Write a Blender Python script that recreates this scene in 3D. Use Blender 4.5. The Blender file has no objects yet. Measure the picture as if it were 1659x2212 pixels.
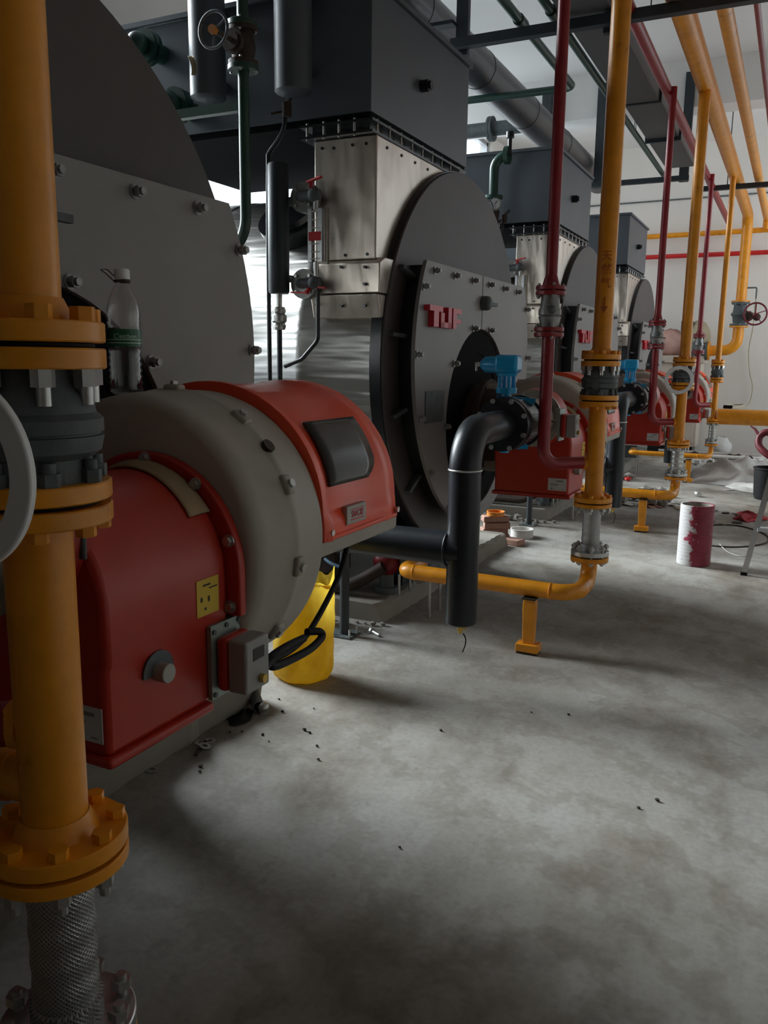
import bpy, math, random
from mathutils import Vector, Matrix
rnd = random.Random(7)
scene = bpy.context.scene
COL = scene.collection
PI = math.pi
S = 3.591                      # spacing between boiler units along the row (m)
ROOM_X0, ROOM_X1, ROOM_Y0, ROOM_Y1, ROOM_Z = -4.85, 2.6, -4.0, 15.6, 5.15

# ---------------------------------------------------------------- camera
cam_data = bpy.data.cameras.new('camera')
cam = bpy.data.objects.new('camera', cam_data); COL.objects.link(cam)
R_ = Vector((0.89882133, 0.43813777, 0.01247017))
U_ = Vector((-0.08953183, 0.15567175, 0.98374303))
F_ = Vector((-0.42907373, 0.8853257, -0.17914837))
m = Matrix.Identity(4)
for i in range(3):
    m[i][0] = R_[i]; m[i][1] = U_[i]; m[i][2] = -F_[i]
m[2][3] = 1.5
cam.matrix_world = m
cam_data.sensor_fit = 'VERTICAL'; cam_data.sensor_height = 36.0
cam_data.lens = 1799.895 / 2212 * 36.0
cam_data.clip_start = 0.05
scene.camera = cam

# ---------------------------------------------------------------- light
SKY = 3.6
world = bpy.data.worlds.new('sky'); scene.world = world; world.use_nodes = True
bg = world.node_tree.nodes['Background']
bg.inputs[0].default_value = (0.86, 0.93, 1.0, 1); bg.inputs[1].default_value = SKY
# hazy low daylight from the window side, soft edged
sun = bpy.data.lights.new('hazy_daylight', 'SUN'); sun.energy = 15.5; sun.angle = math.radians(38); sun.color = (0.92, 0.97, 1.0)
so_ = bpy.data.objects.new('hazy_daylight', sun); COL.objects.link(so_)
SUN_DIR = Vector((math.cos(math.radians(29)), -0.17, -math.sin(math.radians(29))))
so_.rotation_euler = SUN_DIR.to_track_quat('-Z', 'Y').to_euler(); so_.location = (-8, 4, 6)
scene.view_settings.view_transform = 'Standard'
scene.view_settings.look = 'None'
scene.view_settings.gamma = 1.0
scene.view_settings.use_curve_mapping = False
scene.view_settings.exposure = 0.0
scene.cycles.use_denoising = True
scene.cycles.max_bounces = 10
scene.cycles.diffuse_bounces = 6
scene.cycles.transparent_max_bounces = 12
scene.cycles.sample_clamp_indirect = 6.0
scene.cycles.caustics_reflective = False
scene.cycles.caustics_refractive = False

# windows: (wall, along0, along1, z0, z1)   left wall runs along y, right wall too
WINDOWS = [('left', 3.0, 4.8, 0.8, 5.05), ('left', 6.2, 8.8, 0.8, 5.05), ('left', 10.0, 13.9, 0.8, 5.05),
           ('right', 11.0, 15.2, 0.8, 4.95)]

def portal(name, loc, rot, sx, sy):
    l = bpy.data.lights.new(name, 'AREA'); l.shape = 'RECTANGLE'; l.size = sx; l.size_y = sy
    l.cycles.is_portal = True
    o = bpy.data.objects.new(name, l); o.location = loc; o.rotation_euler = rot; COL.objects.link(o)
for i, (w, a, b, z0, z1) in enumerate(WINDOWS):
    if w == 'left':
        portal('window_daylight', (ROOM_X0 - 0.17, (a + b) / 2, (z0 + z1) / 2), (0, -PI / 2, 0), z1 - z0, b - a)
    else:
        portal('window_daylight', (ROOM_X1 + 0.17, (a + b) / 2, (z0 + z1) / 2), (0, PI / 2, 0), z1 - z0, b - a)

# ---------------------------------------------------------------- materials
def newmat(name):
    mt = bpy.data.materials.new(name); mt.use_nodes = True
    nt = mt.node_tree; b = nt.nodes['Principled BSDF']
    return mt, nt, b
def noise(nt, scale, detail=4, rough=0.6, vec=None, mapscale=None, coord='Object'):
    tc = nt.nodes.new('ShaderNodeTexCoord')
    n = nt.nodes.new('ShaderNodeTexNoise'); n.inputs['Scale'].default_value = scale
    n.inputs['Detail'].default_value = detail; n.inputs['Roughness'].default_value = rough
    if mapscale:
        mp = nt.nodes.new('ShaderNodeMapping'); mp.inputs['Scale'].default_value = mapscale
        nt.links.new(tc.outputs[coord], mp.inputs[0]); nt.links.new(mp.outputs[0], n.inputs[0])
    else:
        nt.links.new(tc.outputs[coord], n.inputs[0])
    return n
def ramp(nt, src, stops):
    r = nt.nodes.new('ShaderNodeValToRGB')
    while len(r.color_ramp.elements) < len(stops): r.color_ramp.elements.new(0.5)
    for e, (p, c) in zip(r.color_ramp.elements, stops):
        e.position = p; e.color = (*c, 1)
    nt.links.new(src, r.inputs[0]); return r
def bump(nt, b, src, strength, dist=0.01):
    bp = nt.nodes.new('ShaderNodeBump'); bp.inputs['Strength'].default_value = strength
    bp.inputs['Distance'].default_value = dist
    nt.links.new(src, bp.inputs['Height']); nt.links.new(bp.outputs[0], b.inputs['Normal'])
def paint(name, col, rough=0.45, metal=0.0, var=0.18, scale=6.0, bmp=0.05, dirt=None, coat=0.0, spec=0.5):
    mt, nt, b = newmat(name)
    n = noise(nt, scale, 6, 0.65)
    lo = tuple(c * (1 - var) for c in col); hi = tuple(min(1, c * (1 + var)) for c in col)
    stops = [(0.3, lo), (0.7, hi)]
    if dirt: stops = [(0.26, dirt), (0.36, lo), (0.7, hi)]
    r = ramp(nt, n.outputs[0], stops)
    nt.links.new(r.outputs[0], b.inputs['Base Color'])
    b.inputs['Roughness'].default_value = rough; b.inputs['Metallic'].default_value = metal
    b.inputs['Specular IOR Level'].default_value = spec
    if coat: b.inputs['Coat Weight'].default_value = coat; b.inputs['Coat Roughness'].default_value = 0.15
    if bmp:
        n2 = noise(nt, scale * 9, 3, 0.5); bump(nt, b, n2.outputs[0], bmp, 0.004)
    return mt
M = {}
M['yellow'] = paint('yellow_gas_paint', (0.80, 0.305, 0.012), 0.36, var=0.12, scale=9, dirt=(0.42, 0.13, 0.012))
M['red_pipe'] = paint('dark_red_paint', (0.27, 0.014, 0.022), 0.38, var=0.15)
M['red'] = paint('red_burner_paint', (0.44, 0.028, 0.014), 0.38, var=0.08, scale=3)
M['hood_red'] = paint('orange_red_hood_paint', (0.88, 0.085, 0.028), 0.35, var=0.07, scale=3)
M['grey_burner'] = paint('warm_grey_burner_paint', (0.40, 0.365, 0.315), 0.5, var=0.08, scale=4)
M['door'] = paint('light_grey_door_paint', (0.235, 0.222, 0.215), 0.5, var=0.06, scale=3)
M['plate'] = paint('brown_grey_front_paint', (0.070, 0.058, 0.055), 0.55, var=0.08, scale=3)
M['black'] = paint('black_satin_paint', (0.014, 0.016, 0.020), 0.32, var=0.2)
M['black_rough'] = paint('near_black_shade', (0.004, 0.004, 0.0045), 0.85, var=0.3, spec=0.1)  # near-black burner hole; also puts the economiser's underside shade into the colour
M['fgr'] = paint('black_pipe_paint', (0.016, 0.018, 0.022), 0.36, var=0.2, scale=5, spec=0.35)
M['econ'] = paint('blue_grey_steel_paint', (0.082, 0.094, 0.110), 0.45, var=0.1, scale=2.5)
M['green'] = paint('dark_green_paint', (0.020, 0.060, 0.045), 0.4, var=0.2)
M['frame_steel'] = paint('dark_frame_paint', (0.022, 0.030, 0.036), 0.5, var=0.2)
M['duct'] = paint('grey_duct_steel', (0.085, 0.085, 0.085), 0.5, var=0.12, scale=2)
M['galv'] = paint('galvanised_steel', (0.55, 0.55, 0.54), 0.32, 0.85, 0.15, 12)
M['zinc'] = paint('bright_zinc', (0.50, 0.50, 0.48), 0.34, 0.8, 0.15, 20)
M['cast'] = paint('grey_cast_iron', (0.105, 0.12, 0.125), 0.6, 0.15, 0.25, 15, 0.2)
M['rust'] = paint('dark_rusty_iron', (0.05, 0.032, 0.024), 0.7, 0.2, 0.35, 15, 0.3)
M['brass'] = paint('brass', (0.60, 0.40, 0.10), 0.3, 0.9, 0.1)
M['blue_dull'] = paint('dusty_blue_paint', (0.05, 0.11, 0.18), 0.6)
M['dull_zinc'] = paint('dull_zinc_plating', (0.30, 0.30, 0.29), 0.45, 0.5, 0.2, 20)
M['dusty_galv'] = paint('dusty_galvanised_duct', (0.40, 0.36, 0.31), 0.42, 0.6, 0.15, 8)
M['blue'] = paint('blue_enamel', (0.012, 0.38, 0.74), 0.3, var=0.15)
M['white_plastic'] = paint('white_plastic', (0.84, 0.85, 0.85), 0.4, var=0.03)
M['red_plastic'] = paint('red_plastic', (0.55, 0.02, 0.02), 0.4, var=0.1)
M['grey_pl'] = paint('grey_box_plastic', (0.30, 0.295, 0.285), 0.5, var=0.06)
M['letter_red'] = paint('red_letter_plastic', (0.62, 0.018, 0.035), 0.4, var=0.1)
M['rubber'] = paint('black_rubber', (0.007, 0.007, 0.008), 0.6, var=0.2, spec=0.2)
M['gasket'] = paint('black_gasket', (0.006, 0.006, 0.006), 0.8, var=0.1)
M['cardboard'] = paint('tan_cardboard', (0.36, 0.26, 0.15), 0.85, var=0.15)
M['sticker_white'] = paint('white_sticker', (0.62, 0.64, 0.66), 0.5, var=0.05)
M['sticker_grey'] = paint('grey_print', (0.22, 0.23, 0.25), 0.6, var=0.05)
M['sticker_yellow'] = paint('yellow_sticker', (0.62, 0.42, 0.02), 0.5, var=0.1)
M['ink'] = paint('black_ink', (0.03, 0.025, 0.01), 0.6, var=0.1)
M['ink_red'] = paint('faded_red_ink', (0.42, 0.09, 0.012), 0.6, var=0.2)
M['label_silver'] = paint('grey_label_plate', (0.36, 0.35, 0.31), 0.45, 0.2, 0.08)
M['smoked'] = paint('smoked_window', (0.045, 0.038, 0.033), 0.22, var=0.1, bmp=0, spec=0.35)
M['zinc_green'] = paint('pale_green_zinc_plate', (0.30, 0.36, 0.32), 0.45, 0.5, 0.1)
M['brick'] = paint('pinkish_brick', (0.36, 0.20, 0.15), 0.9, var=0.2, scale=20, bmp=0.3)
M['rubble'] = paint('grey_rubble', (0.26, 0.24, 0.21), 0.9, var=0.3, scale=12, bmp=0.4)
M['maroon'] = paint('maroon_hose', (0.15, 0.012, 0.02), 0.5, var=0.15)
M['bucket'] = paint('black_plastic', (0.009, 0.009, 0.010), 0.6, var=0.15, spec=0.25)
M['rag'] = paint('red_cloth', (0.40, 0.04, 0.05), 0.9, var=0.2, bmp=0.4)
M['pink_sack'] = paint('pink_woven_sack', (0.55, 0.33, 0.28), 0.8, var=0.2, bmp=0.3)
M['cream_sack'] = paint('cream_woven_sack', (0.50, 0.44, 0.30), 0.8, var=0.15, bmp=0.3)
M['white_sheet'] = paint('white_plastic_sheet', (0.62, 0.60, 0.57), 0.5, var=0.12, bmp=0.3)
M['steam'] = paint('aluminium_cladding', (0.075, 0.075, 0.08), 0.36, 0.5, 0.1, 3)
M['alum'] = paint('aluminium_ladder', (0.55, 0.56, 0.58), 0.35, 0.8, 0.08)
M['cream_metal'] = paint('cream_cabinet_paint', (0.58, 0.50, 0.42), 0.5, var=0.06)
M['orange'] = paint('orange_paint', (0.62, 0.20, 0.02), 0.5, var=0.1)
M['gauge_face'] = paint('white_gauge_face', (0.75, 0.78, 0.78), 0.3, var=0.02)
M['green_label'] = paint('green_bottle_label', (0.010, 0.115, 0.050), 0.3, var=0.15)
M['green_light'] = paint('pale_green_print', (0.55, 0.75, 0.60), 0.4, var=0.1)

def glassmat(name, tint, gloss=0.08):
    mt = bpy.data.materials.new(name); mt.use_nodes = True; nt = mt.node_tree
    nt.nodes.remove(nt.nodes['Principled BSDF'])
    out = nt.nodes['Material Output']
    t = nt.nodes.new('ShaderNodeBsdfTransparent'); t.inputs[0].default_value = (*tint, 1)
    g = nt.nodes.new('ShaderNodeBsdfGlossy'); g.inputs['Roughness'].default_value = 0.05
    lw = nt.nodes.new('ShaderNodeLayerWeight'); lw.inputs['Blend'].default_value = 0.35
    ad = nt.nodes.new('ShaderNodeMath'); ad.operation = 'MULTIPLY_ADD'
    ad.inputs[1].default_value = 0.45; ad.inputs[2].default_value = gloss; ad.use_clamp = True
    nt.links.new(lw.outputs['Facing'], ad.inputs[0])
    mx = nt.nodes.new('ShaderNodeMixShader')
    nt.links.new(ad.outputs[0], mx.inputs[0]); nt.links.new(t.outputs[0], mx.inputs[1]); nt.links.new(g.outputs[0], mx.inputs[2])
    nt.links.new(mx.outputs[0], out.inputs[0])
    return mt
M['glass'] = glassmat('window_glass', (0.95, 0.97, 0.97), 0.03)
M['pet'] = glassmat('clear_bottle_plastic', (0.93, 0.93, 0.92), 0.06)
M['film'] = paint('translucent_plastic_film', (0.60, 0.58, 0.55), 0.4, var=0.1, bmp=0.2)
M['film'].node_tree.nodes['Principled BSDF'].inputs['Alpha'].default_value = 0.62

def mat_stainless():
    mt, nt, b = newmat('polished_stainless_cladding')
    n = noise(nt, 2.0, 3, 0.5, mapscale=(0.35, 2.2, 2.2))
    n2 = noise(nt, 7.0, 2, 0.5, mapscale=(0.15, 1.6, 1.6))
    mixn = nt.nodes.new('ShaderNodeMath'); mixn.operation = 'MULTIPLY_ADD'; mixn.inputs[1].default_value = 0.25
    nt.links.new(n2.outputs[0], mixn.inputs[0]); nt.links.new(n.outputs[0], mixn.inputs[2])
    bump(nt, b, mixn.outputs[0], 0.8, 0.06)
    b.inputs['Base Color'].default_value = (0.40, 0.39, 0.372, 1)
    b.inputs['Metallic'].default_value = 1.0; b.inputs['Roughness'].default_value = 0.40
    return mt
M['stainless'] = mat_stainless()
def mat_casing():
    mt, nt, b = newmat('thin_stainless_sheet')
    n = noise(nt, 2.6, 2, 0.4, mapscale=(2.5, 1.5, 0.8))
    bump(nt, b, n.outputs[0], 0.6, 0.05)
    b.inputs['Base Color'].default_value = (0.60, 0.53, 0.465, 1)
    b.inputs['Metallic'].default_value = 1.0; b.inputs['Roughness'].default_value = 0.40
    return mt
M['casing'] = mat_casing()
def mat_braid():
    mt, nt, b = newmat('braided_steel_hose')
    tc = nt.nodes.new('ShaderNodeTexCoord'); sep = nt.nodes.new('ShaderNodeSeparateXYZ')
    nt.links.new(tc.outputs['Object'], sep.inputs[0])
    def mth(op, x, y=None, z=None):
        n = nt.nodes.new('ShaderNodeMath'); n.operation = op
        for i, q in enumerate((x, y, z)):
            if q is None: continue
            if isinstance(q, (int, float)): n.inputs[i].default_value = q
            else: nt.links.new(q, n.inputs[i])
        return n.outputs[0]
    ang = mth('MULTIPLY', mth('ARCTAN2', sep.outputs[1], sep.outputs[0]), 40.0)
    zz = mth('MULTIPLY', sep.outputs[2], 850.0)
    h = mth('MAXIMUM', mth('SINE', mth('ADD', ang, zz)), mth('SINE', mth('SUBTRACT', ang, zz)))
    bump(nt, b, h, 0.35, 0.002)
    r = ramp(nt, h, [(0.0, (0.24, 0.24, 0.24)), (0.8, (0.48, 0.48, 0.47))])
    nt.links.new(r.outputs[0], b.inputs['Base Color'])
    b.inputs['Metallic'].default_value = 0.85; b.inputs['Roughness'].default_value = 0.33
    return mt
M['braid'] = mat_braid()
def mat_floor():
    mt, nt, b = newmat('dusty_concrete_floor')
    a = noise(nt, 0.55, 8, 0.62, coord='Object')
    c = noise(nt, 2.2, 8, 0.68, mapscale=(1.0, 0.45, 1.0))
    d = noise(nt, 45, 3, 0.6)
    r1 = ramp(nt, a.outputs[0], [(0.34, (0.23, 0.205, 0.175)), (0.46, (0.36, 0.34, 0.31)), (0.66, (0.45, 0.44, 0.42))])
    r2 = ramp(nt, c.outputs[0], [(0.32, (0.55, 0.52, 0.48)), (0.52, (0.92, 0.91, 0.90)), (0.70, (1, 1, 1))])
    r3 = ramp(nt, d.outputs[0], [(0.30, (0.82, 0.82, 0.82)), (0.60, (1, 1, 1))])
    # trowel sweeps and damp brown stains
    tc = nt.nodes.new('ShaderNodeTexCoord'); mp = nt.nodes.new('ShaderNodeMapping'); mp.inputs['Rotation'].default_value = (0, 0, 0.5)
    wv = nt.nodes.new('ShaderNodeTexWave'); wv.wave_type = 'RINGS'; wv.inputs['Scale'].default_value = 0.9
    wv.inputs['Distortion'].default_value = 14.0; wv.inputs['Detail'].default_value = 5; wv.inputs['Detail Scale'].default_value = 1.6; wv.inputs['Detail Roughness'].default_value = 0.7
    nt.links.new(tc.outputs['Object'], mp.inputs[0]); nt.links.new(mp.outputs[0], wv.inputs[0])
    r4 = ramp(nt, wv.outputs['Fac'], [(0.0, (0.78, 0.76, 0.73)), (0.45, (1, 1, 1)), (1.0, (1.0, 1.0, 1.0))])
    st = noise(nt, 1.3, 6, 0.55, mapscale=(1.0, 0.7, 1.0))
    r5 = ramp(nt, st.outputs[0], [(0.34, (0.52, 0.45, 0.37)), (0.47, (1, 1, 1))])
    mA = nt.nodes.new('ShaderNodeMixRGB'); mA.blend_type = 'MULTIPLY'; mA.inputs[0].default_value = 0.8
    mB = nt.nodes.new('ShaderNodeMixRGB'); mB.blend_type = 'MULTIPLY'; mB.inputs[0].default_value = 0.9
    nt.links.new(r4.outputs[0], mA.inputs[2]); nt.links.new(r5.outputs[0], mB.inputs[2])
    m1 = nt.nodes.new('ShaderNodeMixRGB'); m1.blend_type = 'MULTIPLY'; m1.inputs[0].default_value = 0.85
    m2 = nt.nodes.new('ShaderNodeMixRGB'); m2.blend_type = 'MULTIPLY'; m2.inputs[0].default_value = 0.8
    nt.links.new(r1.outputs[0], m1.inputs[1]); nt.links.new(r2.outputs[0], m1.inputs[2])
    nt.links.new(m1.outputs[0], m2.inputs[1]); nt.links.new(r3.outputs[0], m2.inputs[2])
    nt.links.new(m2.outputs[0], mA.inputs[1]); nt.links.new(mA.outputs[0], mB.inputs[1])
    nt.links.new(mB.outputs[0], b.inputs['Base Color'])
    rr = ramp(nt, a.outputs[0], [(0.3, (0.72, 0.72, 0.72)), (0.7, (0.5, 0.5, 0.5))])
    nt.links.new(rr.outputs[0], b.inputs['Roughness'])
    bump(nt, b, c.outputs[0], 0.12, 0.02)
    return mt
M['floor'] = mat_floor()
def mat_plaster(name, c0, c1):
    mt, nt, b = newmat(name)
    a = noise(nt, 0.6, 5, 0.6); r = ramp(nt, a.outputs[0], [(0.3, c0), (0.7, c1)])
    nt.links.new(r.outputs[0], b.inputs['Base Color']); b.inputs['Roughness'].default_value = 0.85
    d = noise(nt, 30, 3); bump(nt, b, d.outputs[0], 0.08, 0.01)
    return mt
M['wall'] = mat_plaster('white_wall_plaster', (0.74, 0.70, 0.65), (0.82, 0.78, 0.73))
M['ceiling'] = mat_plaster('white_ceiling_plaster', (0.78, 0.77, 0.75), (0.85, 0.84, 0.82))
M['plinth'] = mat_plaster('rough_concrete_plinth', (0.145, 0.125, 0.10), (0.30, 0.275, 0.24))
def mat_pail():
    mt, nt, b = newmat('white_pail_with_red_paint')
    tc = nt.nodes.new('ShaderNodeTexCoord'); sep = nt.nodes.new('ShaderNodeSeparateXYZ')
    nt.links.new(tc.outputs['Object'], sep.inputs[0])
    n = noise(nt, 9, 5, 0.7)
    # red smear over the half of the pail that looks to +x / -y
    k = nt.nodes.new('ShaderNodeMath'); k.operation = 'MULTIPLY_ADD'; k.inputs[1].default_value = 2.6; k.inputs[2].default_value = -0.02
    nt.links.new(sep.outputs[0], k.inputs[0])
    s = nt.nodes.new('ShaderNodeMath'); s.operation = 'MULTIPLY_ADD'; s.inputs[1].default_value = 1.1
    nt.links.new(n.outputs[0], s.inputs[0]); nt.links.new(k.outputs[0], s.inputs[2])
    r = ramp(nt, s.outputs[0], [(0.44, (0.52, 0.50, 0.50)), (0.50, (0.30, 0.03, 0.06)), (0.86, (0.24, 0.02, 0.045)), (0.98, (0.34, 0.08, 0.10))])
    nt.links.new(r.outputs[0], b.inputs['Base Color']); b.inputs['Roughness'].default_value = 0.5
    return mt
M['pail'] = mat_pail()
def mat_sack():
    mt, nt, b = newmat('yellow_woven_sack')
    n = noise(nt, 7, 4, 0.6); r = ramp(nt, n.outputs[0], [(0.3, (0.66, 0.43, 0.03)), (0.7, (0.86, 0.66, 0.10))])
    nt.links.new(r.outputs[0], b.inputs['Base Color'])
    b.inputs['Roughness'].default_value = 0.42
    n2 = noise(nt, 14, 4, 0.6); bump(nt, b, n2.outputs[0], 0.5, 0.02)
    tr = nt.nodes.new('ShaderNodeBsdfTranslucent'); nt.links.new(r.outputs[0], tr.inputs[0])
    mx = nt.nodes.new('ShaderNodeMixShader'); mx.inputs[0].default_value = 0.65
    nt.links.new(b.outputs[0], mx.inputs[1]); nt.links.new(tr.outputs[0], mx.inputs[2])
    nt.links.new(mx.outputs[0], nt.nodes['Material Output'].inputs[0])
    return mt
M['sack'] = mat_sack()

# ---------------------------------------------------------------- mesh helpers
WL = {}          # world location of each object, by name
def frame_of(axis):
    a = Vector(axis).normalized()
    t = Vector((0, 0, 1)) if abs(a.z) < 0.9 else Vector((0, 1, 0))
    u = a.cross(t).normalized(); v = a.cross(u).normalized()
    return a, u, v
class MB:
    def __init__(s): s.v = []; s.f = []
    def add(s, vs, fs):
        o = len(s.v); s.v += [Vector(p) for p in vs]; s.f += [tuple(i + o for i in q) for q in fs]; return s
    def box(s, x0, x1, y0, y1, z0, z1):
        vs = [(x, y, z) for z in (z0, z1) for y in (y0, y1) for x in (x0, x1)]
        return s.add(vs, [(0, 2, 3, 1), (4, 5, 7, 6), (0, 1, 5, 4), (2, 6, 7, 3), (0, 4, 6, 2), (1, 3, 7, 5)])
    def obox(s, c, size, ax):
        c = Vector(c); A = [Vector(a).normalized() * (d / 2) for a, d in zip(ax, size)]
        vs = [c + A[0] * x + A[1] * y + A[2] * z for z in (-1, 1) for y in (-1, 1) for x in (-1, 1)]
        return s.add(vs, [(0, 2, 3, 1), (4, 5, 7, 6), (0, 1, 5, 4), (2, 6, 7, 3), (0, 4, 6, 2), (1, 3, 7, 5)])
    def bar(s, p0, p1, w, h=None):
        p0, p1 = Vector(p0), Vector(p1); a, u, v = frame_of(p1 - p0)
        return s.obox((p0 + p1) / 2, ((p1 - p0).length, w, h or w), (a, u, v))
    def lathe(s, prof, o, axis, n=32, sx=1.0):
        a, u, v = frame_of(axis); o = Vector(o); rings = []; vs = []; fs = []
        for t, r in prof:
            if r < 1e-6: rings.append([len(vs)]); vs.append(o + a * t)
            else:
                rings.append(list(range(len(vs), len(vs) + n)))
                vs += [o + a * t + (u * math.cos(2 * PI * i / n) + v * math.sin(2 * PI * i / n)) * r for i in range(n)]
        for A, B in zip(rings, rings[1:]):
            for i in range(n):
                j = (i + 1) % n
                if len(A) == 1 and len(B) == 1: continue
                if len(A) == 1: fs.append((A[0], B[i], B[j]))
                elif len(B) == 1: fs.append((A[i], B[0], A[j]))
                else: fs.append((A[i], B[i], B[j], A[j]))
        return s.add(vs, fs)
    def cyl(s, p0, p1, r0, r1=None, n=24):
        p0, p1 = Vector(p0), Vector(p1); L = (p1 - p0).length; r1 = r0 if r1 is None else r1
        return s.lathe([(0, 0), (0, r0), (L, r1), (L, 0)], p0, p1 - p0, n)
    def ring(s, p0, p1, ri, ro, n=36):
        p0, p1 = Vector(p0), Vector(p1); L = (p1 - p0).length
        return s.lathe([(0, ri), (0, ro), (L, ro), (L, ri), (0, ri)], p0, p1 - p0, n)
    def tube(s, pts, r, n=14, cap=True):
        pts = [Vector(p) for p in pts]; N = len(pts)
        rs = r if isinstance(r, (list, tuple)) else [r] * N
        tang = []
        for i in range(N):
            a = pts[max(0, i - 1)]; b = pts[min(N - 1, i + 1)]; tang.append((b - a).normalized())
        _, u, v = frame_of(tang[0]); vs = []; fs = []
        for i in range(N):
            t = tang[i]; u = (u - t * u.dot(t)).normalized(); w = t.cross(u)
            vs += [pts[i] + (u * math.cos(2 * PI * k / n) + w * math.sin(2 * PI * k / n)) * rs[i] for k in range(n)]
        for i in range(N - 1):
            for k in range(n):
                j = (k + 1) % n; fs.append((i * n + k, i * n + j, (i + 1) * n + j, (i + 1) * n + k))
        if cap:
            fs.append(tuple(reversed(range(n)))); fs.append(tuple(range((N - 1) * n, N * n)))
        return s.add(vs, fs)
    def torus(s, c, axis, R, r, n=40, k=10):
        a, u, v = frame_of(axis); c = Vector(c); vs = []; fs = []
        for i in range(n):
            d = u * math.cos(2 * PI * i / n) + v * math.sin(2 * PI * i / n)
            for j in range(k):
                q = 2 * PI * j / k; vs.append(c + d * (R + r * math.cos(q)) + a * (r * math.sin(q)))
        for i in range(n):
            for j in range(k):
                i2, j2 = (i + 1) % n, (j + 1) % k
                fs.append((i * k + j, i2 * k + j, i2 * k + j2, i * k + j2))
        return s.add(vs, fs)
    def prism(s, poly, axis, a, b):
        # poly holds the two other coordinates in order (x,y,z minus axis)
        ix = 'xyz'.index(axis)
        def mk(p, t):
            q = list(p); q.insert(ix, t); return q
        n = len(poly); vs = [mk(p, a) for p in poly] + [mk(p, b) for p in poly]
        fs = [tuple(reversed(range(n))), tuple(range(n, 2 * n))]
        fs += [(i, (i + 1) % n, n + (i + 1) % n, n + i) for i in range(n)]
        return s.add(vs, fs)
    def sphere(s, c, r, n=16, sc=(1, 1, 1)):
        c = Vector(c); k = n // 2; vs = []; fs = []
        for i in range(k + 1):
            th = PI * i / k
            for j in range(n):
                ph = 2 * PI * j / n
                vs.append(c + Vector((r * sc[0] * math.sin(th) * math.cos(ph), r * sc[1] * math.sin(th) * math.sin(ph), r * sc[2] * math.cos(th))))
        for i in range(k):
            for j in range(n):
                j2 = (j + 1) % n; fs.append((i * n + j, (i + 1) * n + j, (i + 1) * n + j2, i * n + j2))
        return s.add(vs, fs)
    def grid(s, fn, nu, nv):
        vs = [fn(i / nu, j / nv) for i in range(nu + 1) for j in range(nv + 1)]
        fs = [(i * (nv + 1) + j, (i + 1) * (nv + 1) + j, (i + 1) * (nv + 1) + j + 1, i * (nv + 1) + j + 1) for i in range(nu) for j in range(nv)]
        return s.add(vs, fs)
    def build(s, name, mat, parent=None, label=None, bevel=0.0, base=None, merge=True, angle=38):
        if parent is not None: o0 = WL[parent.name]
        elif base is not None: o0 = Vector(base)
        else:
            xs = [p.x for p in s.v]; ys = [p.y for p in s.v]; zs = [p.z for p in s.v]
            o0 = Vector(((min(xs) + max(xs)) / 2, (min(ys) + max(ys)) / 2, min(zs)))
        me = bpy.data.meshes.new(name)
        me.from_pydata([tuple(p - o0) for p in s.v], [], s.f)
        import bmesh
        bm = bmesh.new(); bm.from_mesh(me)
        if merge: bmesh.ops.remove_doubles(bm, verts=bm.verts, dist=1e-5)
        bmesh.ops.recalc_face_normals(bm, faces=bm.faces)
        bm.to_mesh(me); bm.free()
        me.polygons.foreach_set('use_smooth', [True] * len(me.polygons))
        me.set_sharp_from_angle(angle=math.radians(angle))
        me.materials.append(M[mat] if isinstance(mat, str) else mat)
        o = bpy.data.objects.new(name, me); COL.objects.link(o)
        WL[o.name] = Vector(o0)
        if parent is not None: o.parent = parent
        else: o.location = o0
        if bevel:
            bv = o.modifiers.new('bevel', 'BEVEL'); bv.width = bevel; bv.segments = 3
            bv.limit_method = 'ANGLE'; bv.angle_limit = math.radians(40)
            bv.harden_normals = False
        if label: o['label'] = label
        return o
def tag(o, label, cat, group=None):
    o['label'] = label; o['category'] = cat
    if group: o['group'] = group
    return o
def thing(name, label, cat, loc, group=None):
    o = bpy.data.objects.new(name, None); COL.objects.link(o); o.location = loc
    o.empty_display_size = 0.1
    WL[o.name] = Vector(loc); return tag(o, label, cat, group)
def struct(o):
    o['kind'] = 'structure'; return o
def kids(o): return [c for c in bpy.data.objects if c.parent == o]
CHILD = {}
def dup(root, off, label, group=None, skip=()):
    """copy of a thing with its parts and their sub-parts"""
    if not CHILD:
        pass
    c = root.copy(); COL.objects.link(c); c.location = Vector(root.location) + Vector(off)
    WL[c.name] = Vector(c.location); c['label'] = label
    if group: c['group'] = group
    for ch in kids(root):
        if ch.name.split('.')[0] in skip: continue
        d = ch.copy(); COL.objects.link(d); d.parent = c; WL[d.name] = WL[ch.name] + Vector(off)
        for g in kids(ch):
            e = g.copy(); COL.objects.link(e); e.parent = d; WL[e.name] = WL[g.name] + Vector(off)
    return c
def fillet(pts, r, n=8):
    pts = [Vector(p) for p in pts]; out = [pts[0]]
    rr = r if isinstance(r, (list, tuple)) else [r] * (len(pts) - 2)
    for i in range(1, len(pts) - 1):
        p, a, b = pts[i], (pts[i - 1] - pts[i]).normalized(), (pts[i + 1] - pts[i]).normalized()
        ang = a.angle(b); R = rr[i - 1]
        if ang > PI - 0.02 or R <= 0: out.append(p); continue
        d = R / math.tan(ang / 2); c = p + (a + b).normalized() * (R / math.sin(ang / 2))
        s0 = p + a * d - c; s1 = p + b * d - c; tot = s0.angle(s1)
        for k in range(n + 1):
            q = tot * k / n
            out.append(c + (s0 * math.sin(tot - q) + s1 * math.sin(q)) / math.sin(tot))
    out.append(pts[-1]); return out
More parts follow.
